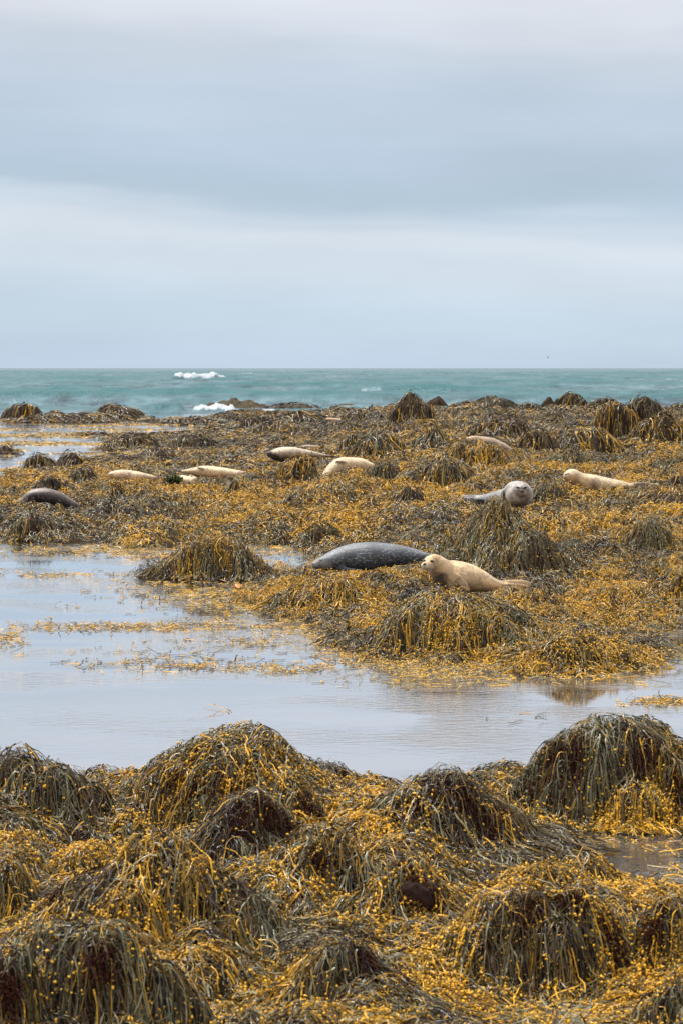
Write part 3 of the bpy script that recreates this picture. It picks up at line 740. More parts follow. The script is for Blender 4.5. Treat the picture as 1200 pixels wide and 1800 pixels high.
# H(u,v): x = u*y, y = e^v  ->  dH/dx = Hu / y ; dH/dy = (Hv - u*Hu) / y
SX = dHdu / GY; SY = (dHdv - uu[None, :] * dHdu) / GY
st = 3
gx, gy, gz = GX[::st, ::st], GY[::st, ::st], G[::st, ::st]
gcol = np.zeros(gx.shape + (3,))
n1 = fbm(gx * 1.6, gy * .9, 51, 4)[..., None]; n2 = fbm(gx * 3.1, gy * 1.7, 61, 3)[..., None]
gcol = np.array([.030, .018, .009]) * (1 - n1) + np.array([.085, .048, .012]) * n1
gcol = np.where(n2 > .62, np.array([.03, .02, .016]), gcol)
gcol = np.where(gz[..., None] < -.04, np.array([.045, .036, .022]) * (.6 + .8 * n1), gcol)
gz2 = np.clip(gz - .02, -.42, None)
o = mesh_np('ground', np.stack([gx, gy, gz2], -1), [grid_faces(*gx.shape)], M_GROUND, col=gcol.reshape(-1, 3)); tag(o, kind='structure')
# seabed far and wide below everything, and under the camera
bx = np.array([-30000, -300, -60, 60, 300, 30000.]); by = np.array([-60, 3, 40, 160, 600, 30000.])
BX, BY = np.meshgrid(bx, by)
o = mesh_np('seabed', np.stack([BX, BY, np.full(BX.shape, -.46) - (BY > 500) * 4.0], -1), [grid_faces(6, 6)], M_GROUND, col=np.tile([.05, .045, .035], (36, 1))); tag(o, kind='structure')

def water_mat():
    m = bpy.data.materials.new('pool_water'); m.use_nodes = True; nt = m.node_tree
    for n in list(nt.nodes): nt.nodes.remove(n)
    out = nd(nt, 'ShaderNodeOutputMaterial')
    gl = nd(nt, 'ShaderNodeBsdfGlossy'); gl.inputs['Roughness'].default_value = .03; gl.inputs['Color'].default_value = (.97, .98, 1, 1)
    tr = nd(nt, 'ShaderNodeBsdfTransparent'); tr.inputs['Color'].default_value = (.50, .50, .46, 1)
    df = nd(nt, 'ShaderNodeBsdfDiffuse'); df.inputs['Color'].default_value = (.22, .27, .33, 1)
    mx0 = nd(nt, 'ShaderNodeMixShader'); mx0.inputs[0].default_value = .30
    nt.links.new(tr.outputs[0], mx0.inputs[1]); nt.links.new(df.outputs[0], mx0.inputs[2])
    fr = nd(nt, 'ShaderNodeFresnel'); fr.inputs['IOR'].default_value = 1.7
    g = nd(nt, 'ShaderNodeNewGeometry')
    mp_ = nd(nt, 'ShaderNodeMapping'); mp_.inputs['Scale'].default_value = (1.2, 2.6, 1)
    nt.links.new(g.outputs['Position'], mp_.inputs[0])
    n = nd(nt, 'ShaderNodeTexNoise'); n.inputs['Scale'].default_value = 5.0; n.inputs['Detail'].default_value = 5; n.inputs['Roughness'].default_value = .62; n.inputs['Distortion'].default_value = .4
    nt.links.new(mp_.outputs[0], n.inputs['Vector'])
    # calm and ruffled areas
    n2 = nd(nt, 'ShaderNodeTexNoise'); n2.inputs['Scale'].default_value = .35; n2.inputs['Detail'].default_value = 3
    nt.links.new(mp_.outputs[0], n2.inputs['Vector'])
    r = nd(nt, 'ShaderNodeMapRange'); r.inputs['From Min'].default_value = .4; r.inputs['From Max'].default_value = .62; r.inputs['To Min'].default_value = .04; r.inputs['To Max'].default_value = .55
    nt.links.new(n2.outputs['Fac'], r.inputs['Value'])
    bp = nd(nt, 'ShaderNodeBump'); bp.inputs['Distance'].default_value = .012
    nt.links.new(r.outputs[0], bp.inputs['Strength']); nt.links.new(n.outputs['Fac'], bp.inputs['Height'])
    nt.links.new(bp.outputs[0], gl.inputs['Normal'])
    mx = nd(nt, 'ShaderNodeMixShader')
    fa = nd(nt, 'ShaderNodeMath', operation='MULTIPLY_ADD', use_clamp=True); fa.inputs[1].default_value = 1.05; fa.inputs[2].default_value = .34
    nt.links.new(fr.outputs[0], fa.inputs[0]); nt.links.new(fa.outputs[0], mx.inputs[0]); nt.links.new(mx0.outputs[0], mx.inputs[1]); nt.links.new(gl.outputs[0], mx.inputs[2])
    nt.links.new(mx.outputs[0], out.inputs[0])
    return m
M_WATER = water_mat()
SEA0 = 141.0
wx = np.array([-400, -60, -20, 0, 20, 60, 400.]); wy = np.array([-60, 0, 20, 60, 100, SEA0 + .3])
WX, WY = np.meshgrid(wx, wy)
o = mesh_np('water', np.stack([WX, WY, np.zeros(WX.shape)], -1), [grid_faces(*WX.shape)], M_WATER); tag(o, kind='structure')

# open sea
def sea_mat():
    m, nt, b = new_mat('sea_water')
    a = nd(nt, 'ShaderNodeAttribute'); a.attribute_name = 'col'      # r = foam, g = face of a wave (thin, greener water)
    s = nd(nt, 'ShaderNodeSeparateColor'); nt.links.new(a.outputs['Color'], s.inputs[0])
    g = nd(nt, 'ShaderNodeNewGeometry')
    mp_ = nd(nt, 'ShaderNodeMapping'); mp_.inputs['Scale'].default_value = (.7, .16, 1)
    nt.links.new(g.outputs['Position'], mp_.inputs[0])
    n = nd(nt, 'ShaderNodeTexNoise'); n.inputs['Scale'].default_value = 1.6; n.inputs['Detail'].default_value = 6; n.inputs['Roughness'].default_value = .65
    nt.links.new(mp_.outputs[0], n.inputs['Vector'])
    n3 = nd(nt, 'ShaderNodeTexNoise'); n3.inputs['Scale'].default_value = .06; n3.inputs['Detail'].default_value = 3
    nt.links.new(mp_.outputs[0], n3.inputs['Vector'])
    mp4 = nd(nt, 'ShaderNodeMapping'); mp4.inputs['Scale'].default_value = (.34, .034, 1)
    nt.links.new(g.outputs['Position'], mp4.inputs[0])
    n4 = nd(nt, 'ShaderNodeTexNoise'); n4.inputs['Scale'].default_value = 1.0; n4.inputs['Detail'].default_value = 5; n4.inputs['Roughness'].default_value = .7
    nt.links.new(mp4.outputs[0], n4.inputs['Vector'])
    m4 = nd(nt, 'ShaderNodeMapRange'); m4.inputs['From Min'].default_value = .35; m4.inputs['From Max'].default_value = .65; m4.inputs['To Min'].default_value = .42; m4.inputs['To Max'].default_value = 2.1
    nt.links.new(n4.outputs['Fac'], m4.inputs['Value'])
    c1 = nd(nt, 'ShaderNodeMixRGB'); c1.inputs[1].default_value = (.045, .088, .110, 1); c1.inputs[2].default_value = (.085, .145, .158, 1)
    nt.links.new(n3.outputs['Fac'], c1.inputs[0])
    c2 = nd(nt, 'ShaderNodeMixRGB'); c2.inputs[2].default_value = (.035, .135, .145, 1)
    v4 = nd(nt, 'ShaderNodeVectorMath', operation='SCALE'); nt.links.new(c1.outputs[0], v4.inputs[0]); nt.links.new(m4.outputs[0], v4.inputs['Scale'])
    nt.links.new(s.outputs[1], c2.inputs[0]); nt.links.new(v4.outputs[0], c2.inputs[1])
    # foam eaten away at its rim by noise
    f = nd(nt, 'ShaderNodeMath', operation='ADD'); nt.links.new(s.outputs[0], f.inputs[0]); nt.links.new(n.outputs['Fac'], f.inputs[1])
    fr = nd(nt, 'ShaderNodeMapRange'); fr.inputs['From Min'].default_value = .92; fr.inputs['From Max'].default_value = 1.22
    nt.links.new(f.outputs[0], fr.inputs['Value'])
    c3 = nd(nt, 'ShaderNodeMixRGB'); fcol = nd(nt, 'ShaderNodeMixRGB'); fcol.inputs[1].default_value = (.20, .29, .33, 1); fcol.inputs[2].default_value = (.52, .54, .56, 1)
    fm = nd(nt, 'ShaderNodeMapRange'); fm.inputs['From Min'].default_value = 1.0; fm.inputs['From Max'].default_value = 1.5
    nt.links.new(f.outputs[0], fm.inputs['Value']); nt.links.new(fm.outputs[0], fcol.inputs[0]); nt.links.new(fcol.outputs[0], c3.inputs[2])
    nt.links.new(fr.outputs[0], c3.inputs[0]); nt.links.new(c2.outputs[0], c3.inputs[1])
    nt.links.new(c3.outputs[0], b.inputs['Base Color'])
    rr = nd(nt, 'ShaderNodeMapRange'); rr.inputs['To Min'].default_value = .2; rr.inputs['To Max'].default_value = .9
    nt.links.new(fr.outputs[0], rr.inputs['Value']); nt.links.new(rr.outputs[0], b.inputs['Roughness'])
    b.inputs['IOR'].default_value = 1.33
    bp = nd(nt, 'ShaderNodeBump'); bp.inputs['Strength'].default_value = .9; bp.inputs['Distance'].default_value = .35
    nt.links.new(n.outputs['Fac'], bp.inputs['Height']); nt.links.new(bp.outputs[0], b.inputs['Normal'])
    # wave slopes keep a real sea from mirroring the horizon fully: diffuse body + limited gloss
    out = [q for q in nt.nodes if q.type == 'OUTPUT_MATERIAL'][0]
    df = nd(nt, 'ShaderNodeBsdfDiffuse'); gl = nd(nt, 'ShaderNodeBsdfGlossy'); gl.inputs['Roughness'].default_value = .22
    fz = nd(nt, 'ShaderNodeFresnel'); fz.inputs['IOR'].default_value = 1.33
    for q in (df, gl, fz): nt.links.new(bp.outputs[0], q.inputs['Normal'])
    nt.links.new(c3.outputs[0], df.inputs['Color'])
    mz = nd(nt, 'ShaderNodeMapRange'); mz.inputs['From Max'].default_value = 1.0; mz.inputs['To Min'].default_value = .03; mz.inputs['To Max'].default_value = .42
    nt.links.new(fz.outputs[0], mz.inputs['Value'])
    nf = nd(nt, 'ShaderNodeMath', operation='SUBTRACT'); nf.inputs[0].default_value = 1.0; nt.links.new(fr.outputs[0], nf.inputs[1])
    mf = nd(nt, 'ShaderNodeMath', operation='MULTIPLY'); nt.links.new(mz.outputs[0], mf.inputs[0]); nt.links.new(nf.outputs[0], mf.inputs[1])
    ms = nd(nt, 'ShaderNodeMixShader'); nt.links.new(mf.outputs[0], ms.inputs[0]); nt.links.new(df.outputs[0], ms.inputs[1]); nt.links.new(gl.outputs[0], ms.inputs[2])
    nt.links.new(ms.outputs[0], out.inputs['Surface'])
    nt.nodes.remove(b)
    return m
M_SEA = sea_mat()
NSY, NSX = 620, 520
sy = np.concatenate([np.exp(np.linspace(math.log(SEA0), math.log(1500), NSY - 60)), np.exp(np.linspace(math.log(1520), math.log(45000), 60))])
su = np.concatenate([np.linspace(-1.4, -.25, 30), np.linspace(-.24, .24, NSX - 60), np.linspace(.25, 1.4, 30)])
SXm = sy[:, None] * su[None, :]; SYm = sy[:, None] * np.ones((1, NSX))
zz = np.zeros(SXm.shape)
r2 = np.random.default_rng(3)
for k in range(26):
    L = 2.6 * 1.16 ** k if k < 18 else 28 + 4 * (k - 18)
    th = r2.normal(0, .34) + .12
    A = .026 * L ** .52
    ph = r2.uniform(0, 6.28)
    q = 2 * math.pi / L * (SXm * math.sin(th) + SYm * math.cos(th)) + ph + 1.6 * (fbm(SXm / L / 3, SYm / L / 3, 200 + k, 2) - .5) * 2
    fade = sstep(900 * L / 6, 300 * L / 6, SYm)
    c_ = np.cos(q)
    zz += A * fade * (c_ + .25 * np.cos(2 * q)) * (.5 + fbm(SXm / L / 5, SYm / L / 4, 300 + k, 2))
shore = sstep(SEA0, SEA0 + 45, SYm)
crest = zz * .55
foam = sstep(.42, .85, crest) * .30 * sstep(.5, .75, fbm(SXm / 9, SYm / 30, 91, 3))
green = sstep(.1, .6, crest)
foam += .40 * sstep(.57, .78, fbm(SXm / 7, SYm / 26, 93, 4)) * sstep(520, 150, SYm)
zz = zz * (0.25 + .75 * shore) * .8
# breakers: px centre, half width px, row of the foot, height px, foam amount
BREAK = [(346, 56, 671, 15, 1.1, 0), (435, 14, 659, 4, .8, 0), (470, 9, 660, 3, .6, 0), (55, 20, 687, 6, .75, 0), (14, 24, 699, 7, .85, 0), (400, 30, 688, 6, .75, 0), (500, 36, 688, 5, .5, 0), (350, 30, 689, 4, .35, 0),
         (232, 50, 687, 4, .35, 0), (596, 24, 690, 5, .4, 0), (792, 16, 687, 4, .7, 0), (960, 5, 656, 2, .6, 0), (143, 6, 660, 3, .5, 0),
         (1130, 12, 663, 2.5, .5, 0), (1190, 10, 664, 2.5, .5, 0), (285, 42, 729, 15, 0.0, 1), (368, 44, 729, 13, 1., 0), (430, 62, 727, 7, 1., 0), (660, 70, 722, 4, .55, 0), (560, 60, 719, 5, .5, 0)]
r5 = np.random.default_rng(12)
for _ in range(46):
    rw = 653 + 52 * r5.random() ** 1.2; BREAK.append((r5.uniform(-150, 1350), r5.uniform(5, 12) + (rw - 650) * .35, rw, 1.6, r5.uniform(.42, .66), 0))
for _ in range(46):
    rw = 654 + 60 * r5.random(); BREAK.append((r5.uniform(-150, 1350), r5.uniform(18, 50) + (rw - 650) * .5, rw, r5.uniform(2, 3.6), 0.0, .7))
for (px, hw, row, hp, fo, dark) in BREAK:
    bxx, bD = ground_pt(px, row)
    if bD < SEA0 + 3: bD = SEA0 + 3.0; bxx = float(ray(px, row)[0]) * bD
    wm = hw * bD / FPX; hm = hp * bD / FPX 
    hm = hm + 1.0 if hp > 14 and bD > 300 else hm * (.5 if hp < 8 and fo else 1)
    dep = max(hm * 2.4, 2.0)
    ra = max(0, int(np.searchsorted(sy, bD - dep * 6 - 2))); rb = min(NSY, int(np.searchsorted(sy, bD + dep * 8 + 2)) + 1)
    SXs, SYs = SXm[ra:rb], SYm[ra:rb]
    dx = (SXs - bxx) / wm
    yy = (SYs - bD - dep * .6 - (fbm(SXs / max(wm * .3, .5), SYs * 0, 71, 3) - .5) * dep * 1.2) / dep
    yy = np.where(yy < 0, yy * 1.5, yy * .6)
    jag = (.25 if bD < 200 else .6) + (1.3 if bD < 200 else .7) * fbm(SXs / max(wm * (.07 if bD < 200 else .3), .25), SYs / max(dep * .3, .4), 73, 4)
    side = sstep(1.05, .55, np.abs(dx) + (fbm(SXs / max(wm * .2, .3), SYs * 0, 75, 2) - .5) * .5)
    e = np.exp(-yy ** 2 * 1.6) * side
    zz[ra:rb] = zz[ra:rb] + hm * e * (jag if fo else 1.0)
    foam[ra:rb] += fo * sstep(.10, .6, e) * (.45 + 1.1 * fbm(SXs / max(wm * .06, .3), SYs / max(dep * .5, .6), 79, 4))
    if dark: green[ra:rb] = np.maximum(green[ra:rb], e * dark)
# wash between the rocks on the near margin
wash = sstep(SEA0 + 9, SEA0, SYm) * sstep(-.075, -.03, su)[None, :] * sstep(.05, .02, su)[None, :]
foam += .35 * wash
zz[0, :] = 0.004
scol = np.stack([np.clip(foam, 0, 1), np.clip(green, 0, 1), np.zeros_like(foam)], -1)
o = mesh_np('sea', np.stack([SXm, SYm, zz], -1), [grid_faces(NSY, NSX)], M_SEA, col=scol.reshape(-1, 3)); tag(o, kind='structure')

# ------------------------------------------------------------------ weed
OLV = np.array([.18, .17, .10]); OLG = np.array([.088, .075, .024]); BRN = np.array([.060, .030, .010]); GLD = np.array([.56, .29, .012]); DRK = np.array([.016, .010, .007]); YOL = np.array([.25, .155, .020])
PALW = {  #  olive grey, olive, brown, gold, dark, yellow-olive ; bladder rate
    'O': ([.34, .26, .17, .06, .09, .08], .35), 'M': ([.15, .22, .18, .17, .14, .14], 1.2), 'G': ([.06, .14, .20, .30, .08, .22], 1.7),
    'D': ([.14, .18, .33, .04, .27, .04], .25), 'R': ([.10, .06, .30, .0, .54, .0], .0), 'T': ([.04, .14, .48, .10, .14, .10], .2),
    'L': ([.05, .09, .11, .38, .12, .25], 3.2), 'F': ([.05, .14, .40, .17, .12, .12], .6), 'X': ([.12, .22, .26, .04, .31, .05], .3)}
PK = list(PALW)
PW = np.array([PALW[k][0] for k in PK]); PW /= PW.sum(1)[:, None]; PB = np.array([PALW[k][1] for k in PK])
COLS = np.array([OLV, OLG, BRN, GLD, DRK, YOL])
MPAL = np.array([PK.index(m['pal']) for m in MP])

def sample(y0, y1, dens, umax=.20):
    """points with a given density per square metre of plan area"""
    area = umax * (y1 ** 2 - y0 ** 2)
    n = int(area * dens)
    y = np.sqrt(rng.uniform(y0 ** 2, y1 ** 2, n)); x = rng.uniform(-umax, umax, n) * y
    return x, y
def band(y0, y1, dens, nseg, width, length, prism, umax=None, wild=0.0):
    umax = umax or (.31 if y1 < 21 else .24 if y1 < 40 else .21)
    x, y = sample(y0, y1, dens, umax)
    g0 = lookup(Hh, x, y)
    sl = np.hypot(lookup(SX, x, y), lookup(SY, x, y))
    keepp = np.clip(np.sqrt(1 + sl ** 2) / 2.6, 0, 1) * (1 if y1 < 30 else 1.15)
    shallow = sstep(-.05, .015, g0 + (fbm(x * 2, y * .8, 401, 3) - .5) * .08)
    k = (rng.random(len(x)) < keepp * shallow) & (g0 > -.06) & ~lookup(SEALMASK, x, y, True)
    x, y, sl = x[k], y[k], sl[k]; n = len(x)
    own = lookup(OWN, x, y, True).astype(int)
    sc = np.clip(y / 20, .6, 4)
    Yl = 20 * np.log(y)
    goldf = fbm(x / sc * 1.0, Yl * .65, 501, 4) + rng.normal(0, .02, n); drk = fbm(x / sc * 1.2 + 40, Yl * .8, 511, 4) + rng.normal(0, .018, n)
    pal = np.where(own >= 0, MPAL[np.maximum(own, 0)], PK.index('L'))
    flat = own < 0
    # flats far away are browner
    farf = sstep(52, 75, y + rng.normal(0, 6, n)) > rng.random(n)
    pal = np.where(flat & farf, PK.index('F'), pal)
    pal = np.where(flat & (drk > .56), PK.index('X'), pal)
    pal = np.where(flat & (goldf < .45) & (pal == PK.index('L')), PK.index('M'), pal)
    steep = flat & (sl > .42 + rng.normal(0, .12, n)) & (rng.random(n) < .7)
    pal = np.where(steep, np.where(goldf > .5, PK.index('M'), PK.index('X')), pal)
    # patches on the mounds too, and gold at their foot
    rel = np.zeros(n)
    pal = np.where(~flat & (goldf > .60) & (pal != PK.index('R')) & (y < 60), PK.index('G'), pal)
    pal = np.where(~flat & (drk > .64) & (pal != PK.index('R')), PK.index('D'), pal)
    # strands of one tuft share a colour
    cw = np.cumsum(PW[pal], 1)
    tuft = vnoise(x / (.10 * sc), Yl / .16, 601)
    rr = np.where(rng.random(n) < .55, np.clip(tuft * 1.2 - .1, 0, .999), rng.random(n))
    ci = np.minimum((rr[:, None] > cw).sum(1), 5)
    base = COLS[ci] * (0.55 + .95 * rng.random((n, 1)) ** 1.3)
    base = np.where(rng.random((n, 1)) < .05, np.array([.30, .25, .13]), base)
    L = length * (.45 + .85 * rng.random(n)) * np.where(own >= 0, 1.0, .62); W = width * (.7 + .6 * rng.random(n))
    # trace downhill
    mx_, my_ = lookup(SX, x, y), lookup(SY, x, y)
    flow = fbm(x / sc * 2.2 + 9, Yl * 1.6, 701, 2) * 14.0 + rng.normal(0, .8 + 3 * wild, n)
    wob = rng.normal(0, .30, n)
    P = np.zeros((n, nseg + 1, 3)); cx, cy = x.copy(), y.copy()
    lift0 = rng.random(n) ** 1.4 * (.090 if y1 < 21 else .085) * np.clip(sc, .8, 1.6)
    near_ = 1 - .85 * lookup(SEALNEAR, x, y); lift0 *= near_
    arch = rng.random(n) * .04 * np.clip(sc, .8, 1.5) * near_
    px_, py_ = np.cos(flow), np.sin(flow)
    for s in range(nseg + 1):
        t = s / nseg
        h = np.maximum(lookup(Hh, cx, cy), -.005)
        P[:, s, 0] = cx; P[:, s, 1] = cy; P[:, s, 2] = h + lift0 * (1 - .5 * t) + arch * math.sin(math.pi * min(1, t * 1.1)) + .004
        sx_, sy_ = lookup(SX, cx, cy), lookup(SY, cx, cy)
        m_ = np.hypot(sx_, sy_)
        wgt = np.clip(m_ * 2.2, 0, 1)
        dx = -sx_ / (m_ + 1e-6) * wgt + px_ * (1 - wgt); dy = -sy_ / (m_ + 1e-6) * wgt + py_ * (1 - wgt)
        mixw = .5 + .5 * wild; dx = (1 - mixw) * dx + mixw * px_; dy = (1 - mixw) * dy + mixw * py_
        q = np.hypot(dx, dy) + 1e-6; dx /= q; dy /= q
        ca, sa = np.cos(wob), np.sin(wob); ndx, ndy = dx * ca - dy * sa, dx * sa + dy * ca
        px_, py_ = ndx, ndy
        step = L / nseg / np.sqrt(1 + np.minimum(m_, 4) ** 2)
        cx = cx + ndx * step; cy = cy + ndy * step
        wob = wob * .6 + rng.normal(0, .28, n)
    # no frond climbs back up more than a little
    P[:, :, 2] = np.minimum(P[:, :, 2], np.minimum.accumulate(P[:, :, 2], axis=1) + .03 * sc[:, None])
    # ribbons
    T = np.gradient(P, axis=1); T /= np.linalg.norm(T, axis=2)[..., None] + 1e-9
    roll = rng.normal(0, .7, n)[:, None] + np.linspace(0, 1, nseg + 1)[None, :] * rng.normal(0, .9, n)[:, None]
    S = np.cross(T, np.array([0, 0, 1.0])); S /= np.linalg.norm(S, axis=2)[..., None] + 1e-6
    U = np.cross(S, T)
    S2 = S * np.cos(roll)[..., None] + U * np.sin(roll)[..., None]; U2 = np.cross(S2, T)
    tt = np.linspace(0, 1, nseg + 1)
    prof = (.75 + .35 * np.sin(tt * 9 + 1)) * np.where(tt > .9, .35, 1.0)
    hw = (W[:, None] * .5 * prof[None, :])[..., None]
    if prism: ring = np.stack([P - S2 * hw, P + U2 * hw * .7, P + S2 * hw, P - U2 * hw * .45], 2)
    else: ring = np.stack([P - S2 * hw, P + U2 * hw * .5, P + S2 * hw], 2)
    kk = ring.shape[2]
    tipg = np.where((ci == 4)[:, None], 0, (tt[None, :] ** 1.5) * rng.random(n)[:, None])[..., None]
    colr = base[:, None, :] * (1 - tipg * .45) + np.array([.34, .20, .035]) * tipg * .45
    colr = np.repeat(colr[:, :, None, :], kk, 2)
    # bladders
    clus = sstep(.42, .66, fbm(x / sc * 3.2, Yl * 2.6, 911, 3)) * 1.9 + .12
    rate = PB[pal] * clus * rng.gamma(.7, 1.45, n) * np.where((ci == 0) | (ci == 4), .35, 1) 
    return dict(n=n, nseg=nseg, kk=kk, ring=ring, col=colr, own=own, P=P, W=W, S=S2, U=U2, rate=rate, wrap=prism, pal=pal, ci=ci)
def ribbon_geo(B, sel):
    n, m, kk = sel.sum(), B['nseg'] + 1, B['kk']
    V = B['ring'][sel].reshape(-1, 3); Cc = B['col'][sel].reshape(-1, 3)
    f = grid_faces(m, kk, B['wrap'])
    F = (f[None] + (np.arange(n) * m * kk)[:, None, None]).reshape(-1, 4)
    return V, Cc, F
# low ellipsoid
def ell_template(seg, rings):
    v = [(0, 0, 1)]
    for r in range(1, rings):
        a = math.pi * r / rings
        for s in range(seg): v.append((math.sin(a) * math.cos(2 * math.pi * s / seg), math.sin(a) * math.sin(2 * math.pi * s / seg), math.cos(a)))
    v.append((0, 0, -1)); f3 = [(0, 1 + s, 1 + (s + 1) % seg) for s in range(seg)]
    for r in range(rings - 2):
        for s in range(seg):
            a = 1 + r * seg + s; b = 1 + r * seg + (s + 1) % seg; c = a + seg; d = b + seg
            f3 += [(a, c, d), (a, d, b)]
    e = len(v) - 1; o_ = 1 + (rings - 2) * seg
    f3 += [(o_ + s, e, o_ + (s + 1) % seg) for s in range(seg)]
    return np.array(v), np.array(f3)
def bladders(B, per, size, tmpl, spread=1.0):
    tv, tf = tmpl
    cnt = rng.poisson(B['rate'] * per)
    idx = np.repeat(np.arange(B['n']), cnt); N = len(idx)
    t = rng.beta(1.6, 1.0, N); s = t * B['nseg']; i = np.minimum(s.astype(int), B['nseg'] - 1); f = (s - i)[:, None]
    p = B['P'][idx, i] * (1 - f) + B['P'][idx, i + 1] * f
    off = (rng.random(N)[:, None] - .5) * 2 * size * 1.6 * spread
    p = p + B['S'][idx, i] * off + np.array([0, 0, 1]) * (rng.random(N)[:, None] * size * 1.1 + size * .2)
    r = size * (.40 + 1.0 * rng.random(N) ** 1.4)
    ax = rng.normal(0, 1, (N, 3)); ax /= np.linalg.norm(ax, axis=1)[:, None]
    h = np.cross(ax, rng.normal(0, 1, (N, 3))); h /= np.linalg.norm(h, axis=1)[:, None]; g = np.cross(ax, h)
    V = p[:, None, :] + r[:, None, None] * (.5 * (tv[None, :, 0:1] * h[:, None] + tv[None, :, 1:2] * g[:, None]) + .78 * tv[None, :, 2:3] * ax[:, None])
    c = np.array([.86, .46, .016]) * (.55 + .75 * rng.random((N, 1))) + np.array([.10, .09, .05]) * rng.random((N, 1)) ** 2
    c = np.where(rng.random((N, 1)) < .26, np.array([.30, .19, .04]), c)
    return dict(V=V, C=np.repeat(c[:, None, :], len(tv), 1), own=B['own'][idx], tf=tf, nv=len(tv), N=N)
def blad_geo(D_, sel):
    n = sel.sum()
    return D_['V'][sel].reshape(-1, 3), D_['C'][sel].reshape(-1, 3), (D_['tf'][None] + (np.arange(n) * D_['nv'])[:, None, None]).reshape(-1, 3)

BANDS = [band(7.5, 12.5, 3400, 9, .0080, .36, False), band(12.5, 20, 3000, 8, .0088, .34, False),
         band(20, 34, 1700, 6, .0115, .32, False), band(34, 55, 820, 5, .017, .36, False),
         band(55, 90, 340, 4, .026, .50, False), band(90, 150, 105, 4, .045, .75, False),
         band(7.5, 12.5, 5200, 3, .0064, .20, False, wild=.75), band(12.5, 20, 3600, 3, .0072, .20, False, wild=.75), band(20, 34, 1100, 3, .0105, .15, False, wild=.7)]
E1 = ell_template(5, 3); E2 = ell_template(4, 2)
BL = [bladders(BANDS[0], 2.1, .0108, E1), bladders(BANDS[1], 2.1, .0110, E1), bladders(BANDS[2], 1.4, .0135, E2, 1.6), bladders(BANDS[3], 1.2, .0205, E2, 1.6), bladders(BANDS[4], .5, .028, E2, 1.6),
      bladders(BANDS[6], .8, .0098, E1), bladders(BANDS[7], .8, .0102, E1), bladders(BANDS[8], .5, .0135, E2, 1.4)]

def build_weed(owner, fname, bname, parent=None):
    Vs, Cs, Fs, off = [], [], [], 0
    for B in BANDS:
        s = B['own'] == owner
        if not s.any(): continue
        V, c, F = ribbon_geo(B, s); Vs.append(V); Cs.append(c); Fs.append(F + off); off += len(V)
    out = []
    if Vs: out.append(mesh_np(fname, np.concatenate(Vs), [np.concatenate(Fs)], M_FROND, parent, np.concatenate(Cs)))
    Vs, Cs, Fs, off = [], [], [], 0
    for D_ in BL:
        s = D_['own'] == owner
        if not s.any(): continue
        V, c, F = blad_geo(D_, s); Vs.append(V); Cs.append(c); Fs.append(F + off); off += len(V)
    if Vs: out.append(mesh_np(bname, np.concatenate(Vs), [np.concatenate(Fs)], M_BLAD, parent, np.concatenate(Cs)))
    return out
for o, l in zip(build_weed(-1, 'seaweed_carpet', 'bladder_carpet'), ('tangled brown and gold knotted wrack covering the flats between the mounds', 'golden air bladders scattered over the weed flats')):
    tag(o, l, 'seaweed', None, 'stuff')
ROOTS = []
for i, m in enumerate(MP):
    root = empty('seaweed_mound' if m['pal'] != 'R' else 'sea_rock', (m['x'], m['y'], m['zb']))
    ROOTS.append(root)
    tag(root, m['lab'], 'seaweed mound' if m['pal'] != 'R' else 'rock', 'seaweed mounds on the shore' if m['pal'] != 'R' else 'bare rocks off the shore')
    nr, na = 34, 72
    rr_ = np.linspace(0, 1.6, nr); aa = np.linspace(0, 2 * math.pi, na, endpoint=False)
    R_, A_ = np.meshgrid(rr_, aa, indexing='ij')
    X = m['x'] + R_ * np.cos(A_) * m['rx']; Y = m['y'] + R_ * np.sin(A_) * m['ry']
    Z = mound_z(m, X, Y); Z = np.where(Z < -4, m['zb'] - .16, Z)
    Z = np.minimum(Z, lookup(Hh, X, Y)) - .012
    Z = np.maximum(Z, m['zb'] - .2)
    Z[-1] = m['zb'] - .25
    if m['pal'] == 'R':
        sc = m['rx']; Z = Z + (fbm(X / sc * 9, Y / sc * 9, 9 + i, 4) - .45) * m['h'] * .45 * (R_ < .9)
        cb = np.array([.045, .038, .032]); ca = np.array([.12, .085, .04])
    else: cb = np.array([.022, .013, .008]); ca = np.array([.05, .03, .014])
    nn = fbm(X * 5, Y * 5, 900 + i, 3)[..., None]
    mesh_np('rock', np.stack([X, Y, Z], -1), [grid_faces(nr, na, True)], M_ROCK, root, (cb * (1 - nn) + ca * nn).reshape(-1, 3))
    for o in build_weed(i, 'fronds', 'bladders', root): o['kind'] = 'stuff'
